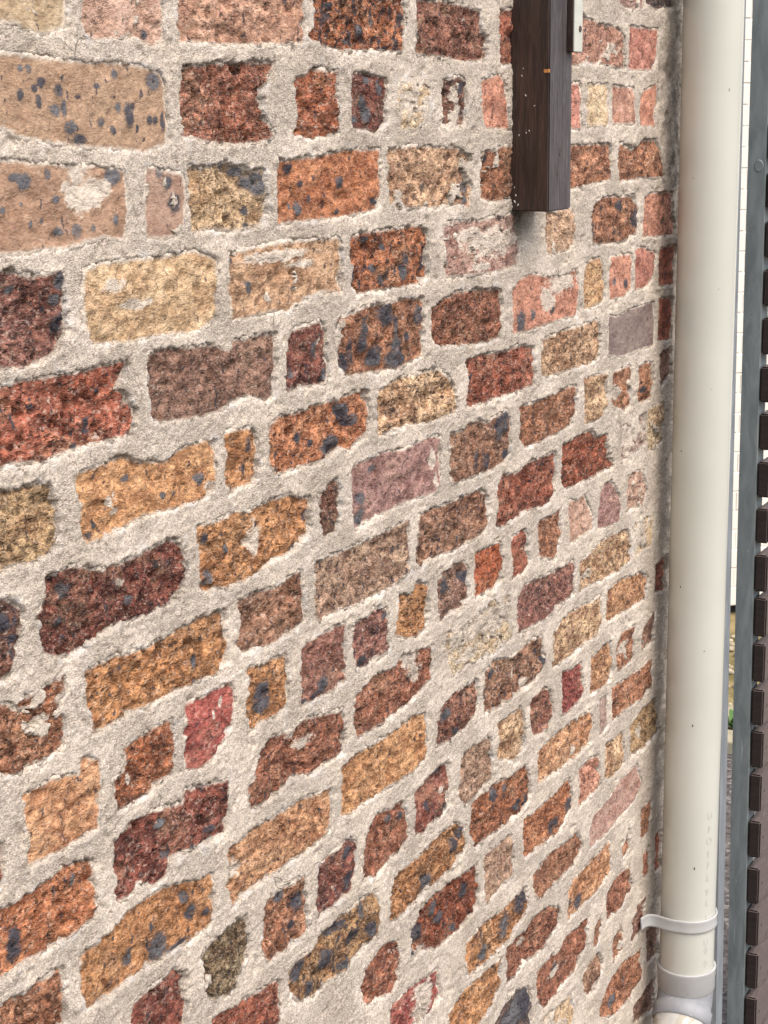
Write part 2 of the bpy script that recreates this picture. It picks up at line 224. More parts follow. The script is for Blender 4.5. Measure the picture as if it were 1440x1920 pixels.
SPOTS="""1162,31,5.5,5.0 1153,26,4.1,3.8 1134,21,5.3,5.0 1157,16,4.1,5.9 1184,25,6.3,6.0 1178,9,8.4,5.1 1190,11,3.5,8.1 1196,-5,8.6,6.0 1209,-15,10.2,4.8 1321,34,11.6,8.7 1281,5,7.1,11.8 1289,12,6.4,3.6 1266,11,3.9,4.5 1240,-1,4.5,4.4 1256,-8,4.6,4.0 1313,0,4.9,5.1 1322,0,4.1,4.2 1237,29,4.5,2.6 1262,39,4.6,4.4 1293,-7,3.2,4.1 1333,-1,3.4,9.3 1137,42,4.0,2.9 1147,41,3.4,4.1 1189,35,2.1,3.0 1210,20,5.1,2.2 1133,-47,9.4,7.6 1122,-43,7.9,3.8 1164,-42,4.2,5.1 1253,-47,11.6,8.1 1173,-63,5.6,3.9 1200,-90,7.3,6.6 1174,-89,7.8,3.9 1254,-84,3.9,5.0 1154,-79,3.4,3.0 1138,-81,2.7,3.4 1222,-89,3.7,3.6 1129,-65,2.7,2.5 1105,-68,3.9,3.3 1244,-48,4.6,3.6 1322,-46,5.8,4.7 1334,-55,7.6,6.6 1346,-74,9.5,8.6 1458,-49,13.6,6.1 1492,-62,17.1,13.4 1473,-59,13.8,7.1 1469,-87,4.9,5.1 1468,-101,6.9,3.6 1430,-44,6.6,5.0 1552,-50,6.4,6.3 1569,-90,7.6,8.1 1591,-81,4.4,4.9 1654,-67,9.4,7.2 1572,-65,5.4,4.3 1651,-97,5.9,3.4 1736,-90,8.9,4.6 1553,-87,3.2,3.7 1170,-129,6.4,7.9 1166,-145,7.1,5.3 1168,-165,10.0,9.7 1109,-131,6.6,3.8 1467,-161,7.9,7.3 1434,-133,5.7,5.1 1686,-171,6.1,8.7 1753,-178,7.8,7.8 1805,-174,6.8,11.0 1730,-163,10.2,4.7 1756,-141,6.5,5.3 1812,-159,6.8,6.1 1863,-166,5.7,11.2 1715,-131,7.5,4.6 1761,-217,17.1,14.5 1707,-226,8.8,11.8 1703,-242,11.3,13.0 1730,-262,18.1,13.2 1786,-271,30.0,12.4 1787,-255,13.5,9.8 1657,-261,10.8,12.8 1675,-250,7.3,12.9 1814,-248,8.3,7.5 1845,-227,12.8,12.5 1783,-234,6.7,15.9 1645,-223,5.9,9.2 1596,-238,9.1,9.6 1614,-266,6.9,6.9 1548,-257,6.5,5.5 1203,-256,6.0,7.8 1183,-272,5.9,4.6 1104,-237,4.7,6.5 1094,-225,3.9,3.9 1125,-228,3.4,3.1 1219,-228,4.6,2.8 1626,-346,20.2,11.7 1657,-313,15.8,10.6 1673,-326,17.3,7.1 1558,-326,5.5,6.8 1582,-336,4.5,5.1 1511,-350,4.2,4.4 1458,-316,5.0,8.6 1450,-340,5.0,7.0 1422,-355,3.9,3.7 1371,-335,6.4,6.7 1209,-302,3.0,4.2 1205,-345,4.6,5.2 1253,-312,6.4,3.8 1308,-339,4.3,3.5 1196,-353,3.8,3.3 1327,-341,3.5,2.5 1415,-414,4.8,4.8 1571,-412,5.6,6.9 1381,-435,9.4,9.0 1547,-444,8.9,4.6 1697,-419,8.9,8.0 1694,-440,11.4,9.8 1724,-390,10.4,4.9 2084,-399,22.8,20.0 2101,-384,14.1,10.0 2038,-437,13.5,10.6 2005,-429,8.2,11.8 2102,-438,14.2,7.2 2148,-267,14.5,15.7 2186,-262,7.4,7.9 2260,-264,7.8,6.7 1989,-319,6.4,5.4 1475,-586,16.9,19.0 1598,-610,13.1,10.4 1580,-616,9.3,4.8 1559,-617,6.9,3.0 1685,-607,9.0,8.2 1748,-570,6.7,5.2 1273,-777,15.8,15.2 1304,-789,20.0,4.4 1226,-767,7.5,10.5 1321,-747,7.3,6.6 1331,-766,8.4,9.5 1355,-776,5.7,4.5 1262,-752,4.3,5.4 1064,-681,10.9,16.6 1146,-655,5.2,6.9 1535,-841,13.8,12.5 1496,-818,11.0,8.5 1520,-863,9.1,6.8 1646,-828,14.0,8.5 1651,-863,11.5,13.2 1532,-922,15.1,13.9 1552,-954,9.4,9.6 1591,-937,17.2,13.0 1615,-908,25.1,6.5 1675,-912,7.9,12.1 1701,-947,13.5,10.9 1655,-935,16.9,10.0 1635,-962,15.3,6.0 1853,-950,18.5,11.6 1929,-929,11.4,12.7 1952,-919,8.3,9.0 1965,-1008,11.8,11.5 1871,-994,9.4,12.5 1829,-1009,10.6,14.6 1815,-1029,7.5,10.2 1891,-1013,11.2,8.2 1935,-1048,9.9,5.3 2286,-1036,21.5,12.9 2339,-1024,11.1,15.8 2161,-1106,23.8,18.4 2098,-1116,17.0,18.1 2025,-1124,14.3,11.2 2390,-1203,14.0,12.8 2351,-1186,9.0,8.1 2158,-1273,40.3,29.3 2119,-1267,27.3,11.9 2287,-1267,10.9,10.8 2550,-1451,18.4,13.1 2638,-659,15.7,19.9 2516,-132,18.6,8.7 2588,-154,9.7,16.2 2417,-162,8.7,10.0 2553,-252,12.0,7.4 2505,-245,7.0,5.6 2236,-765,8.1,10.5 2051,-729,10.5,6.8 1910,-743,15.8,9.3 1937,-773,9.7,5.1 2144,-950,13.5,8.9 2060,-906,12.6,10.1 2097,-909,11.1,6.3 2173,-954,11.8,8.2 1889,-811,12.5,5.0 1855,-846,7.6,7.1 1910,-866,6.4,6.6 1750,-824,8.3,5.4 1784,-833,7.2,4.8 1713,17,11.0,7.3 1722,6,12.4,11.3 1748,32,6.3,9.1 1717,40,9.8,5.0 1692,-2,8.4,4.5 1310,73,4.9,5.0 1959,34,10.6,6.9 2034,-53,8.1,7.8 1973,-84,12.4,8.3 1972,-100,9.3,5.8 1859,-79,5.6,4.9 1666,104,4.6,4.9 1738,103,6.2,7.8 1704,90,6.0,7.7 1804,106,6.6,8.6 1643,113,6.8,4.3 1743,82,5.0,5.1 1677,79,9.4,3.3 1154,-393,8.7,8.4 1145,-417,6.5,4.6 1250,-425,6.5,4.9 1185,-420,4.5,4.8 1376,-395,6.5,6.3 1367,-692,7.6,4.5 1282,-654,10.4,3.7 1293,-691,7.1,4.3 1334,-699,5.5,4.4 1077,-400,6.6,7.6 1083,-415,4.7,4.0 2530,-416,9.6,5.0 2641,-428,12.9,6.1 1350,-512,4.6,8.0 1346,-531,4.6,3.2 1912,-574,12.4,10.4 1967,-574,13.0,9.2"""
FILMS="""1213,-60,31.5,16.8 1207,-45,14.7,13.2 1188,-53,12.9,6.1 1240,-57,10.7,11.7 1466,-414,17.4,17.6 1524,-135,75.5,7.4 1572,-146,33.2,5.5 1245,-140,18.7,8.3 1275,-159,32.7,5.6 2295,-227,53.0,16.4 2246,-246,27.3,19.1 2065,-157,95.5,20.3 1984,-142,47.9,10.4 2016,-184,32.7,6.7 1826,18,27.3,23.7 1389,-345,9.3,5.2 1226,-328,4.7,5.7 1233,-339,7.9,3.8 1235,-323,3.9,4.8 1939,24,17.9,11.1 2482,93,31.3,7.5 2460,87,17.6,11.9 1480,-200,14.1,5.3 1983,-649,85.2,21.7 2068,-657,53.9,22.4 1983,-682,50.6,10.2 1814,-638,29.0,20.2 1828,-662,20.5,13.6 1555,-661,23.1,7.3 1527,-640,13.4,8.3 1879,-405,11.9,15.8 1887,-437,6.0,14.7 2582,-487,65.9,29.3 2518,-415,21.5,15.0 2630,-661,58.1,23.4 2577,-840,25.6,12.8 1835,-1108,31.0,29.8 1851,-1101,21.9,22.4 1791,-1065,20.7,7.2 1829,-1038,27.5,10.2 1852,-1056,31.3,8.9 1406,-461,5.8,5.4 1236,-406,9.6,5.8 1202,-383,10.7,3.8 1615,-637,9.7,6.2 1395,-568,3.9,6.6 1379,-575,3.8,7.6 1717,-623,29.3,9.0 1758,-628,27.6,7.9 1901,-841,15.8,5.8 1681,-146,3.6,6.9 2404,-675,27.2,6.7 1361,-721,13.4,6.7 1409,-752,16.1,11.5 1384,-753,11.8,11.4 1654,-224,10.8,12.7 1644,-235,7.1,17.3 1673,-206,14.6,5.8 1607,-231,4.6,4.5 2292,-1276,30.9,7.2 2544,-1174,15.4,15.3 2235,-1078,10.4,10.2 2166,-1171,15.9,6.8 1235,-592,4.9,9.2 1095,-483,8.2,3.7 1104,-498,13.9,4.6 1118,-497,9.9,4.7 2704,-1437,17.3,21.0 2479,-1392,15.0,19.5 1999,-719,16.9,4.4 2664,-1010,16.4,17.4 2253,-959,10.4,13.5 2358,-944,8.9,10.4 2170,-778,11.6,9.5 2123,-748,11.1,7.7"""
# ------------------------------------------------------------------ helpers
rng = random.Random(7)


def lin(c):
    out = []
    for v in c:
        v /= 255.0
        out.append(v / 12.92 if v <= 0.04045 else ((v + 0.055) / 1.055) ** 2.4)
    return out


def vnoise(x, y, seed):
    xi = np.floor(x).astype(np.int64)
    yi = np.floor(y).astype(np.int64)
    fx = x - xi
    fy = y - yi
    fx = fx * fx * (3 - 2 * fx)
    fy = fy * fy * (3 - 2 * fy)

    def h(a, b):
        n = (a * 374761393 + b * 668265263 + seed * 974634777) & 0xffffffff
        n = ((n ^ (n >> 13)) * 1274126177) & 0xffffffff
        n = n ^ (n >> 16)
        return (n & 0xffff) / 65535.0
    a = h(xi, yi)
    b = h(xi + 1, yi)
    c = h(xi, yi + 1)
    d = h(xi + 1, yi + 1)
    return (a + (b - a) * fx) * (1 - fy) + (c + (d - c) * fx) * fy


def fbm(x, y, freq, octv, seed, rough=0.5):
    s = np.zeros_like(x)
    amp, tot = 1.0, 0.0
    for o in range(octv):
        s = s + amp * vnoise(x * freq + 17.3 * o, y * freq - 9.1 * o, seed + o * 31)
        tot += amp
        amp *= rough
        freq *= 2.03
    return s / tot


def sstep(a, b, x):
    t = np.clip((x - a) / (b - a), 0, 1)
    return t * t * (3 - 2 * t)


def sdf(P, x, y):
    """signed distance to polygon P, positive inside"""
    d = np.full(x.shape, 1e9)
    ins = np.zeros(x.shape, bool)
    n = len(P)
    for i in range(n):
        ax, ay = P[i]
        bx, by = P[(i + 1) % n]
        ex, ey = bx - ax, by - ay
        wx, wy = x - ax, y - ay
        t = np.clip((wx * ex + wy * ey) / (ex * ex + ey * ey + 1e-12), 0, 1)
        d = np.minimum(d, (wx - ex * t) ** 2 + (wy - ey * t) ** 2)
        c = (ay > y) != (by > y)
        if by != ay:
            xx = (bx - ax) * (y - ay) / (by - ay) + ax
            ins ^= c & (x < xx)
    return np.where(ins, 1, -1) * np.sqrt(d)


def mesh_np(name, co, quads, mat, smooth=True):
    me = bpy.data.meshes.new(name)
    me.vertices.add(len(co))
    me.vertices.foreach_set('co', np.ascontiguousarray(co, np.float32).ravel())
    nq = len(quads)
    me.loops.add(nq * 4)
    me.loops.foreach_set('vertex_index', np.ascontiguousarray(quads, np.int32).ravel())
    me.polygons.add(nq)
    me.polygons.foreach_set('loop_start', np.arange(0, nq * 4, 4, dtype=np.int32))
    me.polygons.foreach_set('use_smooth', np.full(nq, smooth))
    me.update(calc_edges=True)
    me.validate()
    me.materials.append(mat)
    return me


def fattr(me, name, arr):
    a = me.attributes.new(name, 'FLOAT', 'POINT')
    a.data.foreach_set('value', np.ascontiguousarray(arr, np.float32).ravel())


def cattr(me, name, col):
    a = me.attributes.new(name, 'FLOAT_COLOR', 'POINT')
    n = len(me.vertices)
    a.data.foreach_set('color', np.tile(np.array([*col, 1.0], np.float32), n))


def link(name, me, parent=None, loc=(0, 0, 0)):
    o = bpy.data.objects.new(name, me)
    C.objects.link(o)
    o.location = loc
    if parent is not None:
        o.parent = parent
    return o


def thing(name, label, cat, loc=(0, 0, 0), group=None):
    o = bpy.data.objects.new(name, None)
    o.empty_display_size = 0.1
    C.objects.link(o)
    o.location = loc
    o['label'] = label
    o['category'] = cat
    if group:
        o['group'] = group
    return o


def bm_obj(name, bm, mat, parent=None, loc=(0, 0, 0), smooth=False, bevel=0.0, seg=2):
    if bevel > 0:
        bmesh.ops.bevel(bm, geom=list(bm.edges), offset=bevel, segments=seg, affect='EDGES', profile=0.6)
    bmesh.ops.recalc_face_normals(bm, faces=list(bm.faces))
    me = bpy.data.meshes.new(name)
    bm.to_mesh(me)
    bm.free()
    for p in me.polygons:
        p.use_smooth = smooth
    for mm in (mat if isinstance(mat, (list, tuple)) else [mat]):
        me.materials.append(mm)
    return link(name, me, parent, loc)


def box(bm, x0, x1, y0, y1, z0, z1):
    vs_ = [bm.verts.new((x, y, z)) for x in (x0, x1) for y in (y0, y1) for z in (z0, z1)]
    for f in ((0, 1, 3, 2), (4, 6, 7, 5), (0, 4, 5, 1), (2, 3, 7, 6), (0, 2, 6, 4), (1, 5, 7, 3)):
        bm.faces.new([vs_[i] for i in f])
    return vs_


# ------------------------------------------------------------------ materials
class NT:
    def __init__(s, name):
        s.mat = bpy.data.materials.new(name)
        s.mat.use_nodes = True
        s.t = s.mat.node_tree
        s.b = s.t.nodes['Principled BSDF']
        s.co = s.t.nodes.new('ShaderNodeTexCoord').outputs['Object']

    def n(s, kind, **kw):
        nd = s.t.nodes.new(kind)
        for k, v in kw.items():
            setattr(nd, k, v)
        return nd

    def set(s, sock, v):
        if isinstance(v, bpy.types.NodeSocket):
            s.t.links.new(v, sock)
        else:
            sock.default_value = v

    def noise(s, scale, detail=3, rough=0.5, vec=None, dist=0.0):
        nd = s.n('ShaderNodeTexNoise')
        s.set(nd.inputs['Vector'], s.co if vec is None else vec)
        nd.inputs['Scale'].default_value = scale
        nd.inputs['Detail'].default_value = detail
        nd.inputs['Roughness'].default_value = rough
        nd.inputs['Distortion'].default_value = dist
        return nd.outputs['Fac']

    def vor(s, scale, vec=None, feature='F1', out='Distance', rnd=1.0):
        nd = s.n('ShaderNodeTexVoronoi', feature=feature)
        s.set(nd.inputs['Vector'], s.co if vec is None else vec)
        nd.inputs['Scale'].default_value = scale
        nd.inputs['Randomness'].default_value = rnd
        return nd.outputs[out]

    def math(s, op, a, b=0.0, c=0.0, clamp=False):
        nd = s.n('ShaderNodeMath', operation=op, use_clamp=clamp)
        s.set(nd.inputs[0], a)
        s.set(nd.inputs[1], b)
        s.set(nd.inputs[2], c)
        return nd.outputs[0]

    def ramp(s, f, a, b, lo=0.0, hi=1.0):
        nd = s.n('ShaderNodeMapRange', interpolation_type='SMOOTHSTEP')
        s.set(nd.inputs['Value'], f)
        s.set(nd.inputs['From Min'], a)
        s.set(nd.inputs['From Max'], b)
        s.set(nd.inputs['To Min'], lo)
        s.set(nd.inputs['To Max'], hi)
        return nd.outputs['Result']

    def mix(s, f, a, b, mode='MIX'):
        nd = s.n('ShaderNodeMix', data_type='RGBA', blend_type=mode)
        s.set(nd.inputs['Factor'], f)
        for sock, v in ((nd.inputs[6], a), (nd.inputs[7], b)):
            if isinstance(v, (tuple, list)) and len(v) == 3:
                v = (*v, 1.0)
            s.set(sock, v)
        return nd.outputs[2]

    def scalecol(s, col, f):
        nd = s.n('ShaderNodeVectorMath', operation='SCALE')
        s.set(nd.inputs[0], col)
        s.set(nd.inputs['Scale'], f)
        return nd.outputs[0]

    def attr(s, name, out='Fac'):
        nd = s.n('ShaderNodeAttribute', attribute_name=name)
        return nd.outputs[out]

    def mapping(s, scale):
        nd = s.n('ShaderNodeMapping')
        s.t.links.new(s.co, nd.inputs['Vector'])
        nd.inputs['Scale'].default_value = scale
        return nd.outputs['Vector']

    def finish(s, col, rough=0.9, bump=None, strength=0.5, dist=0.001, metal=0.0, spec=0.3):
        if isinstance(col, (tuple, list)):
            col = (*col[:3], 1.0)
        s.set(s.b.inputs['Base Color'], col)
        s.set(s.b.inputs['Roughness'], rough)
        s.b.inputs['Metallic'].default_value = metal
        s.b.inputs['Specular IOR Level'].default_value = spec
        if bump is not None:
            nd = s.n('ShaderNodeBump')
            nd.inputs['Strength'].default_value = strength
            nd.inputs['Distance'].default_value = dist
            s.set(nd.inputs['Height'], bump)
            s.t.links.new(nd.outputs['Normal'], s.b.inputs['Normal'])
        return s.mat


MORTAR_A = (0.665, 0.572, 0.470)
MORTAR_B = (0.575, 0.488, 0.392)


def mat_brick():
    s = NT('fired_clay')
    inf = s.n('ShaderNodeObjectInfo')
    off = s.n('ShaderNodeVectorMath', operation='MULTIPLY_ADD')
    s.set(off.inputs[0], inf.outputs['Random'])
    off.inputs[1].default_value = (31.0, 57.0, 83.0)
    s.set(off.inputs[2], s.co)
    mp = s.n('ShaderNodeMapping')
    s.t.links.new(off.outputs[0], mp.inputs['Vector'])
    mp.inputs['Scale'].default_value = (1.0, 0.58, 1.0)
    vsc = s.n('ShaderNodeVectorMath', operation='SCALE')
    s.set(vsc.inputs[0], mp.outputs['Vector'])
    s.set(vsc.inputs['Scale'], s.attr('grain'))
    v = vsc.outputs[0]
    rough = s.attr('rough')
    big = s.noise(55, 5, 0.65, v)
    mid = s.noise(190, 4, 0.6, v)
    fine = s.noise(520, 3, 0.6, v)
    col = s.mix(s.ramp(big, 0.34, 0.66), s.attr('col_b', 'Color'), s.attr('col_a', 'Color'))
    zone = s.noise(24, 4, 0.6, v)
    col = s.mix(s.math('MULTIPLY', s.ramp(zone, 0.5, 0.64, 0.0, 0.75), s.math('MULTIPLY_ADD', rough, 0.85, 0.1)), col, s.mix(1.0, col, (0.70, 0.56, 0.48), 'MULTIPLY'))
    col = s.mix(s.math('MULTIPLY', s.ramp(zone, 0.47, 0.35, 0.0, 0.6), s.math('MULTIPLY_ADD', rough, 0.85, 0.1)), col, s.mix(0.38, col, (0.60, 0.42, 0.25)))
    col = s.mix(s.math('MULTIPLY', s.ramp(mid, 0.5, 0.72), 0.5), col, s.attr('col_a', 'Color'))
    g = s.math('MULTIPLY', s.ramp(fine, 0.34, 0.66, 0.66, 1.32), s.ramp(mid, 0.3, 0.7, 0.68, 1.26))
    amp = s.math('MULTIPLY_ADD', rough, 0.8, 0.2)
    g = s.math('MULTIPLY_ADD', s.math('SUBTRACT', g, 1.0), amp, 1.0)
    col = s.scalecol(col, g)
    # pale sand grains, dark ironstone specks, cavity shade and highlights painted into the clay
    gr = s.noise(300, 3, 0.6, v)
    gr2 = s.math('MULTIPLY', s.ramp(gr, 0.56, 0.66), s.math('MULTIPLY_ADD', rough, 0.6, 0.08))
    col = s.mix(gr2, col, s.mix(0.5, col, (0.72, 0.58, 0.45)))
    fk = s.noise(120, 4, 0.7, v)
    col = s.mix(s.math('MULTIPLY', s.ramp(fk, 0.65, 0.70, 0.0, 0.8), s.math('MULTIPLY_ADD', rough, 0.8, 0.2)), col, (0.55, 0.48, 0.40))
    hol = s.noise(140, 4, 0.65, v)
    col = s.mix(s.math('MULTIPLY', s.ramp(hol, 0.44, 0.34), s.math('MULTIPLY_ADD', rough, 0.85, 0.02)), col, s.scalecol(s.attr('col_b', 'Color'), 0.32))
    pk = s.noise(250, 3, 0.6, v)
    pkf = s.math('MULTIPLY', s.ramp(pk, 0.385, 0.335), s.math('MULTIPLY_ADD', rough, 0.85, 0.05))
    col = s.mix(pkf, col, s.scalecol(s.attr('col_b', 'Color'), 0.16))
    hl = s.noise(340, 3, 0.6, v)
    col = s.mix(s.math('MULTIPLY', s.ramp(hl, 0.58, 0.66), s.math('MULTIPLY', rough, 0.5)), col, s.mix(0.55, col, (0.85, 0.70, 0.56)))
    sp = s.noise(125, 3, 0.55, s.mapping((1, 1, 0.6)))
    lo = s.math('MULTIPLY_ADD', s.attr('spotty'), -0.16, 0.665)
    dk = s.ramp(sp, lo, s.math('ADD', lo, 0.05))
    iron = s.mix(s.noise(400, 2, 0.5, v), (0.02, 0.017, 0.02), (0.09, 0.085, 0.1))
    col = s.mix(s.math('MULTIPLY', dk, 0.85), col, iron)
    # pits painted darker, their shade put into the colour
    pit = s.ramp(s.attr('pit'), 0.25, 0.9)
    col = s.mix(s.math('MULTIPLY', pit, 0.45), col, s.scalecol(s.attr('col_b', 'Color'), 0.4))
    # big iron blotches
    bl = s.math('ADD', s.attr('blot'), s.math('MULTIPLY_ADD', s.noise(210, 4, 0.65, v), 1.1, -0.55))
    blf = s.math('MULTIPLY', s.ramp(bl, -0.12, 0.30), s.ramp(s.noise(120, 4, 0.65, v), 0.30, 0.5, 0.6, 0.97))
    slate = s.mix(s.noise(330, 3, 0.6, v), (0.025, 0.022, 0.027), s.mix(s.ramp(s.noise(22, 2, 0.5, v), 0.4, 0.65), (0.095, 0.092, 0.108), (0.25, 0.245, 0.25)))
    col = s.mix(s.math('MULTIPLY', s.ramp(bl, -0.35, 0.0), 0.45), col, s.scalecol(col, 0.55))
    col = s.mix(blf, col, slate)
    core = s.ramp(s.math('ADD', s.attr('blot'), s.math('MULTIPLY_ADD', s.noise(160, 2, 0.5, v), 0.9, -0.45)), 0.85, 0.97)
    col = s.mix(s.math('MULTIPLY', core, 0.8), col, (0.012, 0.011, 0.014))
    # mortar smears and dust
    sm = s.noise(48, 6, 0.68, v)
    thr = s.math('MULTIPLY_ADD', s.attr('smear'), -0.32, 0.76)
    smf = s.ramp(sm, thr, s.math('ADD', thr, 0.09))
    ed = s.math('ADD', s.attr('edge'), s.math('MULTIPLY_ADD', s.noise(170, 4, 0.6, v), 9.0, -4.5))
    smf = s.math('MAXIMUM', s.math('MULTIPLY', smf, 0.8), s.ramp(ed, 3.0, -1.2))
    fm = s.math('ADD', s.attr('film'), s.math('MULTIPLY_ADD', s.noise(95, 5, 0.68, v), 2.6, -1.35))
    smf = s.math('MAXIMUM', smf, s.ramp(fm, -0.05, 0.3, 0.0, 0.92))
    mcol = s.scalecol(s.mix(mid, MORTAR_B, MORTAR_A), s.ramp(fine, 0.3, 0.7, 0.8, 1.15))
    col = s.mix(smf, col, mcol)
    # soot and grime by the corner
    col = s.mix(s.math('MULTIPLY', s.attr('grime'), s.ramp(s.noise(60, 5, 0.65, v), 0.3, 0.6)), col, (0.05, 0.045, 0.035))
    bh = s.math('ADD', s.math('ADD', s.math('MULTIPLY', mid, 0.8), s.math('MULTIPLY', fine, 0.6)), s.math('SUBTRACT', s.math('MULTIPLY', s.ramp(hol, 0.3, 0.5), 0.7), s.math('MULTIPLY', pkf, 0.6)))
    nd = s.n('ShaderNodeBump')
    s.set(nd.inputs['Strength'], s.math('MULTIPLY_ADD', rough, 0.8, 0.2))
    nd.inputs['Distance'].default_value = 0.0058
    s.set(nd.inputs['Height'], bh)
    s.t.links.new(nd.outputs['Normal'], s.b.inputs['Normal'])
    return s.finish(col, 0.88, spec=0.25)


def mat_mortar():
    s = NT('lime_mortar')
    mv = s.mapping((1.0, 0.6, 1.0))
    big = s.noise(14, 5, 0.6)
    mid = s.noise(150, 4, 0.65, mv)
    fine = s.noise(620, 3, 0.7, mv)
    col = s.mix(s.ramp(big, 0.35, 0.68), MORTAR_B, MORTAR_A)
    col = s.scalecol(col, s.math('MULTIPLY', s.ramp(fine, 0.36, 0.64, 0.70, 1.20), s.ramp(mid, 0.32, 0.68, 0.90, 1.08)))
    sp = s.noise(340, 2, 0.5, mv)
    col = s.mix(s.ramp(sp, 0.61, 0.67, 0.0, 0.6), col, (0.22, 0.14, 0.10))
    dirt = s.noise(7, 5, 0.65, mv)
    col = s.mix(s.ramp(dirt, 0.55, 0.75, 0.0, 0.35), col, (0.40, 0.32, 0.22))
    crk = s.n('ShaderNodeTexVoronoi', feature='DISTANCE_TO_EDGE')
    wv = s.n('ShaderNodeVectorMath', operation='ADD')
    s.set(wv.inputs[0], s.co)
    nv = s.n('ShaderNodeTexNoise')
    s.set(nv.inputs['Vector'], s.co)
    nv.inputs['Scale'].default_value = 22
    sv = s.n('ShaderNodeVectorMath', operation='SCALE')
    s.set(sv.inputs[0], nv.outputs['Color'])
    sv.inputs['Scale'].default_value = 0.05
    s.set(wv.inputs[1], sv.outputs[0])
    s.set(crk.inputs['Vector'], wv.outputs[0])
    crk.inputs['Scale'].default_value = 7.5
    ck = s.math('MULTIPLY', s.ramp(crk.outputs['Distance'], 0.0062, 0.0025), s.ramp(s.noise(9, 3, 0.5), 0.60, 0.68))
    col = s.mix(s.math('MULTIPLY', ck, 0.45), col, (0.16, 0.12, 0.09))
    wh = s.noise(36, 5, 0.65)
    col = s.mix(s.ramp(s.math('MULTIPLY_ADD', s.attr('rim'), 0.16, wh), 0.60, 0.78, 0.0, 0.5), col, (0.72, 0.68, 0.64))
    gr = s.math('MULTIPLY', s.attr('grime'), s.ramp(s.noise(45, 6, 0.7), 0.28, 0.62))
    col = s.mix(gr, col, s.mix(s.noise(200, 3), (0.035, 0.032, 0.026), (0.16, 0.13, 0.09)))
    tw = s.ramp(s.noise(17, 3, 0.5, mv), 0.38, 0.6, 0.35, 1.0)
    bh = s.math('SUBTRACT', s.math('MULTIPLY', s.math('ADD', s.math('MULTIPLY', mid, 0.32), s.math('MULTIPLY', fine, 0.95)), tw), s.math('MULTIPLY', ck, 0.5))
    return s.finish(col, 0.92, bh, 1.0, 0.0040, spec=0.2)


def mat_simple(name, a, b, scale, rough, detail=4, bscale=None, bstr=0.3, bdist=0.001, stretch=None, metal=0.0,
               spec=0.3, speck=None):
    s = NT(name)
    v = s.mapping(stretch) if stretch else None
    f = s.noise(scale, detail, 0.6, v)
    col = s.mix(s.ramp(f, 0.3, 0.7), a, b)
    if speck:
        pos, sc_, lo, amt, stv = speck
        k = s.noise(sc_, 2, 0.5, s.mapping(stv) if stv else None)
        col = s.mix(s.ramp(k, lo, lo + 0.05, 0.0, amt), col, pos)
    bh = s.noise(bscale or scale * 2, 4, 0.6, v)
    return s.finish(col, rough, bh, bstr, bdist, metal, spec)


M_BRICK = mat_brick()
M_MORTAR = mat_mortar()
M_CREAM_PAINT = mat_simple('cream_wall_paint', (0.77, 0.71, 0.62), (0.82, 0.765, 0.68), 9, 0.7, bscale=120, bstr=0.25)
M_PIPE = mat_simple('cream_pvc', (0.53, 0.528, 0.455), (0.575, 0.57, 0.495), 4, 0.17, bscale=30, bstr=0.03, spec=0.5,
                    speck=((0.16, 0.15, 0.12), 95, 0.755, 0.7, (1, 1, 0.8)))
M_GREY_PVC = mat_simple('grey_pvc', (0.40, 0.395, 0.375), (0.47, 0.465, 0.44), 14, 0.4, bscale=60, bstr=0.06, spec=0.45,
                        speck=((0.3, 0.27, 0.2), 60, 0.72, 0.5, None))
M_DULL_PVC = mat_simple('toned_down_grey_pvc', (0.23, 0.235, 0.245), (0.31, 0.312, 0.32), 18, 0.5, bscale=90, bstr=0.12, spec=0.35,  # darker copy of the grey PVC, offsetting skylight on the bend
                        speck=((0.5, 0.46, 0.38), 70, 0.66, 0.6, None))
M_STAIN_PVC = mat_simple('mortar_splashed_pvc', (0.42, 0.41, 0.38), (0.56, 0.54, 0.48), 30, 0.5, bscale=150, bstr=0.3,
                         speck=((0.36, 0.31, 0.22), 45, 0.6, 0.6, None))
M_TEXT = mat_simple('faded_print', (0.38, 0.385, 0.34), (0.52, 0.52, 0.455), 160, 0.5)
M_SPECK = mat_simple('dark_speck', (0.05, 0.045, 0.035), (0.09, 0.08, 0.06), 200, 0.7)


def mat_galv(name, a, b):
    s = NT(name)
    v = s.mapping((6, 6, 1.2))
    f = s.noise(9, 6, 0.65, v, 0.6)
    col = s.mix(s.ramp(f, 0.3, 0.72), a, b)
    sc = s.noise(70, 3, 0.5, s.mapping((1, 1, 0.12)))
    col = s.mix(s.ramp(sc, 0.66, 0.75, 0.0, 0.5), col, (0.5, 0.52, 0.52))
    fl = s.noise(160, 2, 0.5)
    col = s.mix(s.ramp(fl, 0.73, 0.77, 0.0, 0.7), col, (0.55, 0.55, 0.5))
    return s.finish(col, s.ramp(f, 0.3, 0.7, 0.5, 0.68), s.noise(60, 4), 0.12, 0.001, 0.25, 0.4)


M_GALV = mat_galv('galvanised_steel', (0.165, 0.185, 0.182), (0.26, 0.285, 0.28))
M_GALV_PALE = mat_galv('pale_galvanised_steel', (0.22, 0.24, 0.255), (0.30, 0.32, 0.335))


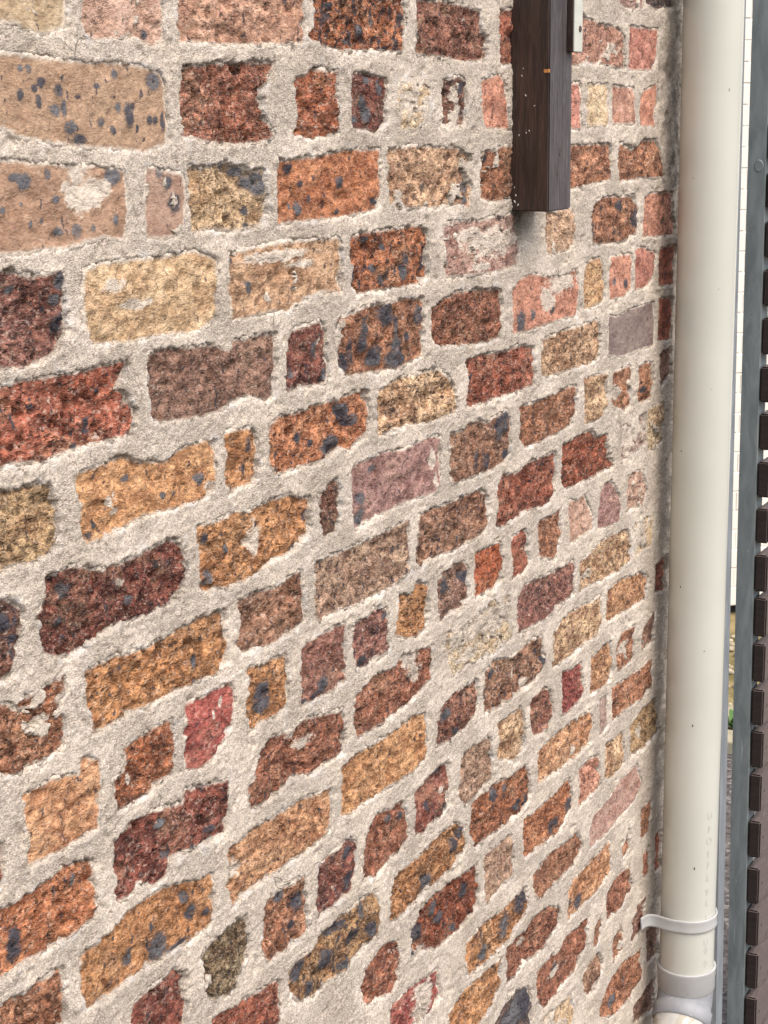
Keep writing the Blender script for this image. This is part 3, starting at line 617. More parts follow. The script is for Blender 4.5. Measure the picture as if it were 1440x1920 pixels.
def mat_timber(name, a, b, pale, palef, rough, gaxis):
    s = NT(name)
    st = [26.0, 26.0, 26.0]
    st[gaxis] = 1.6
    v = s.mapping(tuple(st))
    f = s.noise(5, 6, 0.65, v, 0.4)
    f2 = s.noise(22, 4, 0.6, v)
    col = s.mix(s.ramp(f, 0.3, 0.7), a, b)
    col = s.mix(s.math('MULTIPLY', s.ramp(f2, 0.5, 0.75), palef), col, pale)
    fl = s.noise(95, 3, 0.6)
    col = s.mix(s.ramp(fl, 0.76, 0.79, 0.0, 0.4), col, (0.45, 0.42, 0.38))
    h = s.math('ADD', f2, s.math('MULTIPLY', f, 0.6))
    return s.finish(col, rough, h, 0.45, 0.0012, 0.0, 0.35)


M_POST = mat_timber('dark_brown_stain', (0.018, 0.0105, 0.008), (0.055, 0.031, 0.021), (0.12, 0.085, 0.068), 0.45, 0.5, 2)
M_POST_GREY = mat_timber('weathered_sky_sheen_stain', (0.042, 0.034, 0.034), (0.085, 0.071, 0.071), (0.20, 0.185, 0.185), 0.75, 0.55, 2)  # front face: weathered grey with sky sheen put into the colour
M_SLAT = mat_timber('brown_slat_stain', (0.10, 0.075, 0.068), (0.15, 0.118, 0.108), (0.24, 0.21, 0.20), 0.5, 0.5, 1)
M_SLAT_END = mat_timber('dark_end_grain', (0.017, 0.010, 0.008), (0.034, 0.022, 0.017), (0.06, 0.045, 0.04), 0.3, 0.75, 0)
M_TRIM = mat_simple('cream_trim_paint', (0.50, 0.50, 0.43), (0.58, 0.58, 0.50), 40, 0.45, speck=((0.30, 0.22, 0.12), 60, 0.68, 0.6, None))
M_ORANGE = mat_simple('bare_orange_wood', (0.42, 0.17, 0.05), (0.52, 0.24, 0.08), 200, 0.6)
M_RUST = mat_simple('rusty_screw', (0.05, 0.03, 0.02), (0.11, 0.07, 0.05), 300, 0.6)
M_WHITE = mat_simple('white_fleck', (0.6, 0.58, 0.54), (0.7, 0.68, 0.63), 300, 0.7)


def mat_asphalt():
    s = NT('worn_asphalt')
    a = s.vor(75, out='Color')
    f = s.noise(3, 4)
    g = s.n('ShaderNodeSeparateColor')
    s.set(g.inputs[0], a)
    col = s.mix(g.outputs[0], (0.035, 0.03, 0.028), (0.15, 0.128, 0.115))
    col = s.mix(s.ramp(g.outputs[1], 0.82, 0.9, 0.0, 0.6), col, (0.34, 0.31, 0.28))
    col = s.mix(s.math('MULTIPLY', f, 0.5), col, (0.085, 0.075, 0.068))
    return s.finish(col, 0.9, s.vor(75), 0.8, 0.004)


M_ASPHALT = mat_asphalt()
M_KERB = mat_simple('mossy_concrete', (0.24, 0.21, 0.13), (0.40, 0.355, 0.25), 9, 0.9, bscale=90, bstr=0.4)
M_MOSS = mat_simple('sandy_moss', (0.13, 0.105, 0.035), (0.30, 0.23, 0.11), 6, 0.95, bscale=110, bstr=0.6, bdist=0.004)
M_PEBBLE = mat_simple('pale_pebble', (0.28, 0.23, 0.15), (0.48, 0.41, 0.29), 30, 0.85)
M_SOIL = mat_simple('dark_soil', (0.02, 0.016, 0.01), (0.05, 0.038, 0.024), 30, 0.95, bscale=90, bstr=0.8, bdist=0.01)
M_PLINTH = mat_simple('black_recessed_base', (0.008, 0.008, 0.008), (0.03, 0.028, 0.026), 20, 0.9)
M_LEAF = mat_simple('weed_leaf', (0.05, 0.12, 0.02), (0.10, 0.2, 0.04), 60, 0.6)

# ------------------------------------------------------------------ ground
def sheet(name, x0, x1, y0, y1, z, mat, kind='structure', nx=1, ny=1, amp=0.0):
    xs = np.linspace(x0, x1, nx + 1)
    ys = np.linspace(y0, y1, ny + 1)
    X, Y = np.meshgrid(xs, ys, indexing='ij')
    Z = np.full_like(X, z)
    if amp:
        Z = Z + (fbm(X, Y, 9, 4, 5) - 0.5) * amp
    co = np.stack([X, Y, Z], -1).reshape(-1, 3)
    i, j = np.meshgrid(np.arange(nx), np.arange(ny), indexing='ij')
    a = (i * (ny + 1) + j).ravel()
    q = np.stack([a, a + ny + 1, a + ny + 2, a + 1], 1)
    o = link(name, mesh_np(name, co, q, mat, amp > 0))
    if kind:
        o['kind'] = kind
    return o


sheet('ground', -60, 60, -60, 60, 0.0, M_ASPHALT)
bm = bmesh.new(); box(bm, -2.0, 5, 5.635, 5.76, -0.05, 0.045)
o = bm_obj('kerb', bm, M_KERB, bevel=0.008); o['kind'] = 'structure'
bm = bmesh.new(); box(bm, -2.0, 5, 5.875, 6.01, -0.05, 0.05)
o = bm_obj('kerb', bm, M_KERB, bevel=0.008); o['kind'] = 'structure'
sheet('soil_strip', -2.0, 5, 5.76, 5.875, 0.012, M_SOIL, nx=120, ny=6, amp=0.03)
sheet('path', -2.0, 5, 6.01, 7.6, 0.02, M_MOSS, nx=160, ny=40, amp=0.03)
# loose pebbles on the path: uncountable
pb = bmesh.new()
for k in range(260):
    px_, py_ = rng.uniform(-1.5, -0.4), 6.02 + 0.9 * rng.random() ** 1.6
    r_ = rng.uniform(0.006, 0.019)
    mt = Matrix.Translation((px_, py_, 0.03)) @ Matrix.Rotation(rng.random() * 6, 4, 'Z') @ Matrix.Diagonal((r_ * 1.3, r_, r_ * 0.7, 1))
    bmesh.ops.create_icosphere(pb, subdivisions=1, radius=1.0, matrix=mt)
o = bm_obj('pebbles', pb, M_PEBBLE, smooth=True)
o['kind'] = 'stuff'; o['label'] = 'small pale pebbles scattered on the sandy path behind the gap'
# a weed in the soil strip
w = thing('weed', 'small green weed growing between the two concrete kerbs', 'plant', (-0.735, 5.82, 0.02))
for k in range(7):
    lb = bmesh.new()
    L = rng.uniform(0.05, 0.09)
    pts = [(0, 0), (0.011, 0.3), (0.014, 0.55), (0.008, 0.85), (0, 1.0), (-0.008, 0.85), (-0.014, 0.55), (-0.011, 0.3)]
    vv = [lb.verts.new((a, b * L, 0.03 * b - 0.03 * b * b + 0.002 * (i % 2))) for i, (a, b) in enumerate(pts)]
    lb.faces.new(vv)
    r = bmesh.ops.extrude_face_region(lb, geom=list(lb.faces))
    bmesh.ops.translate(lb, verts=[g for g in r['geom'] if isinstance(g, bmesh.types.BMVert)], vec=(0, 0, 0.0015))
    o = bm_obj('leaf', lb, M_LEAF, w)
    o.rotation_euler = (rng.uniform(0.5, 1.1), 0, k * 0.9 + rng.random())

# ------------------------------------------------------------------ cream painted brick wall behind the gap
bw = thing('painted_brick_wall', 'cream painted brick wall of the house seen through the narrow gap beside the downpipe', 'wall', (-1.163, 7.228, 0))
bw.rotation_euler = (0, 0, math.radians(45))
bm = bmesh.new()
box(bm, -6, 6, 0.0030, 0.24, 0.0715, 3.2)
bm_obj('render_backing', bm, M_CREAM_PAINT, bw)
bm = bmesh.new()
box(bm, -6, 6, 0.05, 0.22, -0.02, 0.0710)
bm_obj('recessed_base', bm, M_PLINTH, bw)  # black strip set back below the painted bricks
pbm = bmesh.new(); box(pbm, -0.1155, 0.1155, 0, 0.05, 0, 0.0785)
bmesh.ops.bevel(pbm, geom=list(pbm.edges), offset=0.0025, segments=1, affect='EDGES')
pme = bpy.data.meshes.new('brick'); pbm.to_mesh(pme); pbm.free(); pme.materials.append(M_CREAM_PAINT)
rest = bmesh.new()
for r in range(36):
    for k in range(-24, 25):
        x = k * 0.2385 + (0.119 if r % 2 else 0.0)
        jy = rng.uniform(-0.0015, 0.0015)
        z = 0.073 + r * 0.0853
        if -0.8 < x < 0.6:
            link('brick', pme, bw, (x + rng.uniform(-0.002, 0.002), jy, z + rng.uniform(-0.001, 0.001)))
        else:
            box(rest, x - 0.1155, x + 0.1155, jy, 0.05, z, z + 0.0785)
o = bm_obj('brickwork', rest, M_CREAM_PAINT, bw); o['kind'] = 'stuff'

# ------------------------------------------------------------------ the clinker brick wall
PAL = dict(
    C=((214, 190, 150), (180, 150, 110)), C2=((203, 170, 126), (172, 136, 92)), C3=((200, 163, 112), (140, 105, 65)),
    C4=((208, 172, 127), (150, 106, 70)), K=((190, 153, 130), (168, 128, 105)), K2=((190, 145, 115), (150, 105, 80)),
    K3=((190, 140, 115), (150, 100, 80)), K4=((195, 155, 115), (150, 108, 78)), T=((194, 156, 120), (176, 139, 107)),
    T2=((188, 148, 116), (168, 128, 98)), T3=((192, 152, 112), (150, 110, 75)), T4=((182, 147, 117), (130, 95, 75)),
    O=((190, 120, 70), (150, 85, 45)), O2=((185, 110, 60), (110, 60, 35)), O3=((170, 95, 55), (120, 65, 35)),
    O4=((178, 117, 77), (120, 75, 50)), OO=((185, 95, 40), (150, 70, 30)), OO2=((155, 78, 36), (100, 45, 25)),
    R=((170, 92, 62), (114, 60, 41)), R2=((168, 107, 82), (100, 60, 45)), R3=((178, 112, 82), (120, 70, 50)),
    R4=((170, 104, 70), (114, 66, 45)), R5=((165, 85, 50), (110, 55, 30)), RR=((168, 80, 68), (128, 56, 50)),
    D=((142, 76, 58), (88, 46, 38)), D2=((138, 77, 60), (86, 50, 43)), P=((170, 130, 115), (130, 95, 85)),
    P2=((152, 97, 80), (98, 64, 57)), P3=((175, 140, 125), (150, 105, 90)), P4=((162, 122, 112), (125, 85, 80)),
    P5=((162, 107, 87), (120, 75, 62)), S=((190, 125, 105), (160, 95, 75)), S2=((200, 135, 105), (165, 105, 80)),
    Y=((208, 152, 92), (165, 110, 60)), Y2=((215, 172, 117), (170, 120, 75)), Y3=((192, 132, 72), (140, 90, 45)),
    Y4=((200, 147, 97), (155, 100, 60)), Y5=((182, 137, 82), (120, 85, 55)), B=((152, 112, 92), (110, 78, 62)),
    B2=((132, 87, 67), (75, 50, 42)), B3=((158, 112, 82), (110, 75, 55)), G=((150, 130, 122), (125, 105, 100)),
    G2=((165, 140, 125), (130, 105, 95)), G3=((150, 130, 95), (105, 85, 60)), X=((105, 80, 70), (65, 60, 65)))

def clay(c, k):
    v = lin(c)
    g = 0.3 * v[0] + 0.6 * v[1] + 0.1 * v[2]
    return [min(0.8, k * w_ * (0.79 * q_ + 0.21 * g)) for q_, w_ in zip(v, (1.02, 0.99, 0.95))]


bricks = []
for ln in BRICKS.strip().splitlines():
    pal, par, pl = ln.split('|')
    rough, spotty, smear, rec = map(float, par.split(','))
    P = np.array([[float(q) for q in t.split(',')] for t in pl.split()]) / 1000.0
    if rough < 0.15 and pal in ('T', 'T2'):
        rough, spotty = 0.24, 0.12
    bricks.append((pal, rough, spotty, smear, 0.00042 * rec + 0.0001, P))
films = [tuple(float(q) / 1000.0 for q in t.split(',')) for t in FILMS.split()]
spots = [tuple(float(q) / 1000.0 for q in t.split(',')) for t in SPOTS.split()]

WALL_END = 2.90
wall = thing('brick_wall', 'old clinker brick wall in red, orange and tan with thick cream mortar, filling most of the photo', 'wall', (0, 0, H))


def grime_at(y, z):
    g = sstep(2.60, 2.80, y + (fbm(y, z, 14, 4, 91) - 0.5) * 0.16) * sstep(0.16, 0.0, np.abs(z + 0.06) - 0.13)
    g = g * sstep(0.44, 0.66, fbm(y, z, 55, 5, 97, 0.65)) * 0.9
    g = np.maximum(g, 0.35 * sstep(2.74, 2.81, y) * sstep(0.50, 0.66, fbm(y, z, 40, 5, 99, 0.65)))
    # dark patch under the end of the timber post
    k = np.exp(-((y - 2.135) / 0.030) ** 2) * sstep(-0.215, -0.125, z) * (z < -0.06)
    return np.clip(np.maximum(g, 0.85 * k), 0, 1)


def smear_mask(y, z, sm, seed):
    n = fbm(y, z, 34, 5, 400 + seed, 0.6)
    return sstep(0.0, 0.05, n - (0.80 - 0.40 * sm)) if sm > 0.01 else np.zeros_like(y)


# --- mortar sheet: adaptive grid over what can be seen, hollowed out where each brick sits
def depth(y):
    return 0.864 * y + 0.42


ys = [0.985]
while ys[-1] < WALL_END:
    ys.append(ys[-1] + 0.00150 * depth(ys[-1]) ** 0.9)
ys = np.array(ys)
zs = np.arange(-1.70, 0.235, 0.00165)
Y, Z = np.meshgrid(ys, zs, indexing='ij')
base = 0.0004 + (fbm(Y, Z, 24, 4, 3, 0.5) - 0.5) * 0.0030 + (fbm(Y, Z, 300, 3, 11, 0.6) - 0.5) * 0.0026 + (fbm(Y * 0.6, Z, 90, 3, 13, 0.6) - 0.5) * 0.0012
base += np.maximum(0, fbm(Y, Z, 95, 3, 55) - 0.62) * 0.007
base -= np.maximum(0, fbm(Y, Z, 60, 3, 77) - 0.68) * 0.02
# the arris at the end of the wall is rounded and broken
base += (fbm(Y, Z, 30, 4, 88) - 0.5) * 0.016 * sstep(2.74, 2.80, Y)
jag = (fbm(Y, Z, 66, 3, 21, 0.65) - 0.5) * 0.0072 + (fbm(Y * 1.15, Z * 0.8, 270, 2, 23) - 0.5) * 0.0068
hgt = base.copy()
dmax = np.full(Y.shape, -1.0)
for bi, (pal, rough, spotty, smear, rec, P) in enumerate(bricks):
    y0, y1 = P[:, 0].min() - 0.012, P[:, 0].max() + 0.012
    z0, z1 = P[:, 1].min() - 0.012, P[:, 1].max() + 0.012
    a, b = np.searchsorted(ys, [y0, y1])
    c, d = np.searchsorted(zs, [z0, z1])
    if b - a < 2 or d - c < 2:
        continue
    sl = (slice(a, b), slice(c, d))
    dd = sdf(P, Y[sl], Z[sl])
    k = 0.55 + 0.6 * rough
    t = sstep(-0.0020, 0.0026, dd + 0.0017 + jag[sl] * k)
    sm = smear_mask(Y[sl], Z[sl], smear if smear > 0.28 else 0.0, bi)
    film = -rec + 0.0012 + (base[sl] - 0.0004) * 0.4
    low = np.full(dd.shape, -0.016)
    low = np.where(sm > 0.5, film, low)
    hgt[sl] = np.minimum(hgt[sl], base[sl] * (1 - t) + low * t)
    dmax[sl] = np.maximum(dmax[sl], dd)
zlo = -0.743 + (Y - 1.04) * (-1.66 + 0.743) / (2.82 - 1.04) - 0.03
zhi = 0.093 + (Y - 1.04) * (0.185 - 0.093) / (2.82 - 1.04) + 0.03
keep = (Z > zlo) & (Z < zhi)
ny_, nz_ = len(ys), len(zs)
i, j = np.meshgrid(np.arange(ny_ - 1), np.arange(nz_ - 1), indexing='ij')
kq = keep[:-1, :-1] & keep[1:, 1:]
a = (i * nz_ + j)[kq]
q = np.stack([a, a + nz_, a + nz_ + 1, a + 1], 1)
used = np.zeros(ny_ * nz_, bool)
used[q.ravel()] = True
remap = np.cumsum(used) - 1
co = np.stack([hgt, Y, Z], -1).reshape(-1, 3)[used]
me = mesh_np('mortar', co, remap[q], M_MORTAR)
fattr(me, 'grime', grime_at(Y, Z).ravel()[used])
fattr(me, 'rim', np.exp(-np.abs(dmax + 0.003) / 0.0045).ravel()[used])
o = link('mortar', me, wall)

# --- each brick
for bi, (pal, rough, spotty, smear, rec, P) in enumerate(bricks):
    cy, cz = P.mean(0)
    y0, y1 = P[:, 0].min() - 0.008, P[:, 0].max() + 0.008
    y1 = min(y1, WALL_END - 0.006)
    z0, z1 = P[:, 1].min() - 0.008, P[:, 1].max() + 0.008
    st = 0.0019 * depth(cy) ** 0.75
    ny, nz = max(8, int((y1 - y0) / st)), max(8, int((z1 - z0) / st))
    yy, zz = np.linspace(y0, y1, ny), np.linspace(z0, z1, nz)
    Y, Z = np.meshgrid(yy, zz, indexing='ij')
    dd = sdf(P, Y, Z)
    grain = rng.uniform(0.62, 1.35)
    strt = rng.choice((0.25, 0.5, 0.8, 1.0))
    n1 = fbm(Y * strt, Z, 38 * grain, 4, 500 + bi * 7, 0.6)
    n2 = fbm(Y * 0.75, Z, 115 * grain, 3, 900 + bi * 7, 0.6)
    n3 = fbm(Y, Z, 85, 3, 1300 + bi * 7, 0.55)
    pit = np.clip((n2 - 0.56) * 6, 0, 1) * rough
    rg = 1 - np.abs(2 * fbm(Y * strt, Z, 48 * grain, 3, 1700 + bi * 7, 0.5) - 1) * 2.2
    rg2 = np.clip(1 - np.abs(2 * fbm(Y, Z, 26 * grain, 3, 2100 + bi * 7, 0.55) - 1) * 14, 0, 1)
    x = -rec + (n1 - 0.5) * (0.0014 + 0.0100 * rough) + (n2 - 0.5) * 0.0122 * rough
    x += (rg - 0.5) * 0.0030 * rough - rg2 * (0.0006 + 0.0018 * rough)
    x -= pit * 0.0026 + np.maximum(0, n3 - 0.59) * 0.040 * rough
    ts = (rng.uniform(-1, 1) * (Y - cy) * 0.012 + rng.uniform(-1, 1) * (Z - cz) * 0.03)
    x += ts
    x -= 0.0004 * rough * np.exp(-np.maximum(dd, 0) / 0.003)
    blot = np.full(Y.shape, -1.0)
    for (sy, sz, ry, rz) in spots:
        if y0 - 0.01 < sy < y1 + 0.01 and z0 - 0.01 < sz < z1 + 0.01:
            blot = np.maximum(blot, 1 - np.sqrt(((Y - sy) / ry) ** 2 + ((Z - sz) / rz) ** 2))
    film = np.full(Y.shape, -1.0)
    for (sy, sz, ry, rz) in films:
        if y0 - 0.01 < sy < y1 + 0.01 and z0 - 0.01 < sz < z1 + 0.01:
            film = np.maximum(film, 1 - np.sqrt(((Y - sy) / ry) ** 2 + ((Z - sz) / rz) ** 2))
    bump = np.clip(blot + 0.3, 0, 0.7) * 0.0022 * rough - (blot > 0.86) * 0.003 * rough
    x += bump
    x = np.where(dd < -0.0050, x - (-0.0050 - dd) * 3.0, x)
    if y1 > 2.76:
        x -= 0.002
    co = np.stack([x, Y - cy, Z - cz], -1).reshape(-1, 3)
    i, j = np.meshgrid(np.arange(ny - 1), np.arange(nz - 1), indexing='ij')
    a = (i * nz + j).ravel()
    q = np.stack([a, a + nz, a + nz + 1, a + 1], 1)
    # sides and back of the brick
    ring = [k * nz for k in range(ny)] + [(ny - 1) * nz + k for k in range(1, nz)] + \
           [k * nz + nz - 1 for k in range(ny - 2, -1, -1)] + [k for k in range(nz - 2, 0, -1)]
    nb = len(co)
    bk = co[ring].copy()
    bk[:, 0] = -0.075
    co2 = np.concatenate([co, bk])
    rr = np.array(ring)
    kk = np.arange(len(ring))
    q2 = np.stack([rr, nb + kk, nb + np.roll(kk, -1), np.roll(rr, -1)], 1)
    me = mesh_np('brick', co2, np.concatenate([q, q2]), M_BRICK)
    pad = np.zeros(len(ring))
    ca, cb = PAL[pal]
    kx = 1.0
    cattr(me, 'col_a', clay(ca, 1.20 if rough > 0.3 else 0.84))
    cattr(me, 'col_b', clay(cb, 1.12 if rough > 0.3 else 0.86))
    for nm, arr in (('rough', np.full(Y.size, rough)), ('grain', np.full(Y.size, grain)), ('spotty', np.full(Y.size, spotty)), ('smear', np.full(Y.size, smear)),
                    ('pit', pit.ravel()), ('edge', dd.ravel() * 1000 + 1.7), ('blot', blot.ravel()), ('film', film.ravel()), ('grime', grime_at(Y, Z).ravel())):
        fattr(me, nm, np.concatenate([arr, pad]))
    link('brick', me, wall, (0, cy, cz))

# --- the parts of the wall beyond the photograph: coarse bed and joined bricks
bed = bmesh.new()
def poly(pts):
    bed.faces.new([bed.verts.new((-0.003, a, b)) for a, b in pts])
ya, yb = 1.04, 2.82
sl_lo = (-1.66 + 0.743) / (yb - ya)
sl_hi = (0.185 - 0.093) / (yb - ya)
lo = lambda t: -0.743 + (t - ya) * sl_lo - 0.026
hi = lambda t: 0.093 + (t - ya) * sl_hi + 0.026
poly([(-1.5, -H - 0.05), (0.99, -H - 0.05), (0.99, 1.0), (-1.5, 1.0)])
poly([(0.99, -H - 0.05), (WALL_END, -H - 0.05), (WALL_END, lo(WALL_END)), (0.99, lo(0.99))])
poly([(0.99, hi(0.99)), (WALL_END, hi(WALL_END)), (WALL_END, 1.0), (0.99, 1.0)])
o = bm_obj('mortar_bed', bed, M_MORTAR, wall)
out = bmesh.new()
boxes = [(b_[5][:, 0].min(), b_[5][:, 0].max(), b_[5][:, 1].min(), b_[5][:, 1].max()) for b_ in bricks]
cols = []
for r in range(-11, 24):
    zc = 0.1874 - r * 0.086
    t = -1.45 + (0.12 if r % 2 else 0.0)
    while t < WALL_END - 0.1:
        L = 0.11 if (r % 2 and True) else 0.228
        zt, zb = zc + 0.032, zc - 0.032
        e = t + L
        near = any(b_[0] - 0.009 < e and b_[1] + 0.009 > t and b_[2] - 0.009 < zt and b_[3] + 0.009 > zb for b_ in boxes)
        clear = not near and (e < 1.0 or zt < min(lo(max(t, 0.99)), lo(e)) + 0.018 or zb > max(hi(t), hi(e)) - 0.018)
        if clear and zt < 1.0 and zb > -H and e < WALL_END - 0.01:
            vs_ = box(out, -0.07, 0.0005 + rng.uniform(-0.001, 0.0015), t, e, zb, zt)
            cols.append(rng.choice(list(PAL)))
        t = e + 0.014
o = bm_obj('brickwork', out, M_BRICK, wall)
o['kind'] = 'stuff'
me = o.data
for nm, ix in (('col_a', 0), ('col_b', 1)):
    at = me.attributes.new(nm, 'FLOAT_COLOR', 'POINT')
    arr = np.array([[*clay(PAL[c_][ix], 1.0), 1.0] for c_ in cols for _ in range(8)], np.float32)
    at.data.foreach_set('color', arr.ravel())
for nm, v in (('rough', 0.8), ('grain', 1.0), ('spotty', 0.25), ('smear', 0.2), ('pit', 0), ('edge', 20), ('blot', -1), ('film', -1), ('grime', 0)):
    fattr(me, nm, np.full(len(me.vertices), v))
# body of the wall behind the facing
bm = bmesh.new(); box(bm, -0.24, -0.0765, -1.5, WALL_END - 0.004, -H - 0.05, 1.0)
bm_obj('wall_core', bm, M_MORTAR, wall)
bm = bmesh.new(); box(bm, -0.0765, -0.0195, WALL_END - 0.012, WALL_END - 0.004, -H - 0.05, 1.0)
bm_obj('end_render', bm, M_MORTAR, wall)

# ------------------------------------------------------------------ timber post on the wall
post = thing('timber_post', 'dark brown timber post fixed upright on the brick wall, sawn off at its lower end', 'post', (0, 2.1145, H))
bm = bmesh.new()
box(bm, -0.004, 0.0515, 0.0, 0.0765, -0.1205, 1.0)
bmesh.ops.bevel(bm, geom=[e for e in bm.edges], offset=0.0018, segments=2, affect='EDGES')
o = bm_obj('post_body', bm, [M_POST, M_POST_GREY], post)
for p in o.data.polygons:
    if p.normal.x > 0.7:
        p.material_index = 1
bm = bmesh.new(); box(bm, 0.0517, 0.0600, 0.056, 0.0845, 0.0795, 1.0)
o = bm_obj('edge_strip', bm, M_POST, post, bevel=0.0006, seg=1)
bm = bmesh.new(); box(bm, 0.0602, 0.0625, 0.0565, 0.084, 0.0797, 1.0)
o = bm_obj('trim_plate', bm, M_TRIM, post, bevel=0.0006, seg=1)
o['label'] = 'narrow cream painted plate on the edge of the post'


def disc(name, mat, parent, loc, axis, r, h, sy=1.0, seg=14, sz=1.0):
    b = bmesh.new()
    bmesh.ops.create_cone(b, cap_ends=True, segments=seg, radius1=r, radius2=r * 0.85, depth=h)
    for v_ in b.verts:
        v_.co.y *= sy
    rot = Vector(axis).to_track_quat('Z', 'Y').to_matrix().to_4x4()
    bmesh.ops.transform(b, matrix=rot, verts=b.verts)
    for v_ in b.verts:
        v_.co.z *= sz
    return bm_obj(name, b, mat, parent, loc, smooth=False)


disc('screw', M_RUST, post, (0.0628, 0.0745, 0.1085), (1, 0, 0), 0.0045, 0.0015)
disc('nail_hole', M_SPECK, post, (0.0516, 0.0375, -0.046), (1, 0, 0), 0.0035, 0.001, sz=1.8)
disc('nail_hole', M_SPECK, post, (0.0516, 0.030, -0.0735), (1, 0, 0), 0.0018, 0.001, sz=1.8)
bm = bmesh.new(); box(bm, 0.0430, 0.0512, -0.0004, 0.004, 0.0525, 0.0575)
bm_obj('chipped_edge', bm, M_ORANGE, post, bevel=0.0008, seg=1)
fl = bmesh.new()
for (fx, fz, fs) in ((0.019, 0.0255, 2.0), (0.031, 0.0125, 1.5), (0.010, -0.024, 1.6), (0.0135, 0.05, 1.4), (0.0155, 0.059, 1.0),
                     (0.0045, -0.108, 2.6), (0.006, -0.1, 1.8), (0.009, -0.112, 2.2), (0.004, -0.09, 1.4), (0.02, -0.021, 1.4), (0.024, -0.0185, 1.5),
                     (0.0005, -0.114, 2.4)):
    mt = Matrix.Translation((fx, -0.0002, fz)) @ Matrix.Rotation(rng.uniform(-1, 1), 4, 'Y') @ Matrix.Diagonal((fs * 0.0004, 0.0003, fs * 0.0009, 1))
    bmesh.ops.create_icosphere(fl, subdivisions=1, radius=1.0, matrix=mt)
o = bm_obj('paint_flecks', fl, M_WHITE, post); o['kind'] = 'stuff'

# ------------------------------------------------------------------ downpipe
PX, PY, PR = 0.0665, 2.746, 0.0472
pipe = thing('downpipe', 'cream plastic downpipe clipped upright at the right hand end of the brick wall', 'pipe', (PX, PY, H))


def tube(bm, path, radii, seg=48, cap=False):
    """sweep a circle along path (list of Vectors) with the radius per point"""
    rings = []
    for i_, p in enumerate(path):
        t = (path[min(i_ + 1, len(path) - 1)] - path[max(i_ - 1, 0)]).normalized()
        a_ = Vector((1, 0, 0)) if abs(t.x) < 0.9 else Vector((0, 0, 1))
        u_ = (a_ - t * a_.dot(t)).normalized()
        w_ = t.cross(u_)
        rings.append([bm.verts.new(p + (u_ * math.cos(k * 2 * math.pi / seg) + w_ * math.sin(k * 2 * math.pi / seg)) * radii[i_]) for k in range(seg)])
    for r0, r1 in zip(rings, rings[1:]):
        for k in range(seg):
            bm.faces.new([r0[k], r0[(k + 1) % seg], r1[(k + 1) % seg], r1[k]])
    if cap:
        bm.faces.new(rings[0]); bm.faces.new(rings[-1])


V = Vector
bm = bmesh.new()
tube(bm, [V((0, 0, 1.2)), V((0, 0, -1.49))], [PR, PR])
bm_obj('pipe', bm, M_PIPE, pipe, smooth=True)
bm = bmesh.new()      # collar of the bend: rolled rim, shallow step, shadow gap
zc0 = -1.456
prof = [(0, PR + 0.0006), (0, PR + 0.0035), (-0.002, PR + 0.0044), (-0.005, PR + 0.0036), (-0.016, PR + 0.0036), (-0.018, PR + 0.0028), (-0.041, PR + 0.0028), (-0.044, PR + 0.001), (-0.046, PR - 0.002)]
tube(bm, [V((0, 0, zc0 + a_ * 1.0 + 1e-5 * -k)) for k, (a_, _) in enumerate(prof)], [b_ for _, b_ in prof])
bm_obj('collar', bm, M_GREY_PVC, pipe, smooth=True)
bm = bmesh.new()      # 45 degree bend towards the camera's left
ang = math.radians(48)
dr = V((0.10, -0.995, 0)).normalized()
path, rad = [], []
rb = 0.052
for k in range(13):
    t_ = ang * k / 12
    path.append(V((0, 0, zc0 - 0.040)) + dr * (rb * (1 - math.cos(t_))) + V((0, 0, -rb * math.sin(t_))))
    rad.append(PR + 0.001)
dd_ = dr * math.sin(ang) + V((0, 0, -math.cos(ang)))
e0 = path[-1]
for s_, r_ in ((0.0005, PR + 0.0012), (0.002, PR + 0.004), (0.026, PR + 0.004), (0.028, PR + 0.001)):
    path.append(e0 + dd_ * s_); rad.append(r_)
tube(bm, path, rad)
bm_obj('bend', bm, M_DULL_PVC, pipe, smooth=True)
bm = bmesh.new()
tube(bm, [e0 + dd_ * 0.026, e0 + dd_ * 0.5], [PR, PR])
bm_obj('lower_pipe', bm, M_STAIN_PVC, pipe, smooth=True)
# saddle clip: an arc round the pipe and an ear that sweeps over to the wall
pl = []
for k in range(40):
    a_ = math.radians(115 - k * (115 + 92) / 39)
    pl.append(V(((PR + 0.0016) * math.cos(a_), (PR + 0.0016) * math.sin(a_), 0)))
p0 = pl[-1]
for (ex, ey) in ((-0.008, -0.0500), (-0.018, -0.0500), (-0.029, -0.0480), (-0.040, -0.0455), (-0.049, -0.0455), (-0.0555, -0.0490), (-0.0590, -0.0550), (-0.0605, -0.0620), (-0.0615, -0.0700)):
    pl.append(V((ex, ey, 0)))
cb_ = bmesh.new()
rows_ = []
hz = 0.0115
for k, p in enumerate(pl):
    t_ = (pl[min(k + 1, len(pl) - 1)] - pl[max(k - 1, 0)]).normalized()
    n_ = V((-t_.y, t_.x, 0))
    if n_.dot(p) < 0 and k < 41:
        n_ = -n_
    elif k >= 41:
        n_ = V((-t_.y, t_.x, 0)); n_ = n_ if n_.y < 0 else -n_
    ring = []
    for (dz, dn) in ((-hz, -0.0012), (-hz, 0.0016), (-hz + 0.002, 0.0024), (-hz + 0.005, 0.0018), (hz - 0.005, 0.0018), (hz - 0.002, 0.0024), (hz, 0.0016), (hz, -0.0012)):
        ring.append(cb_.verts.new(p + n_ * dn + V((0, 0, dz))))
    rows_.append(ring)
for r0, r1 in zip(rows_, rows_[1:]):
    for k in range(8):
        cb_.faces.new([r0[k], r0[(k + 1) % 8], r1[(k + 1) % 8], r1[k]])
cb_.faces.new(rows_[0]); cb_.faces.new(rows_[-1])
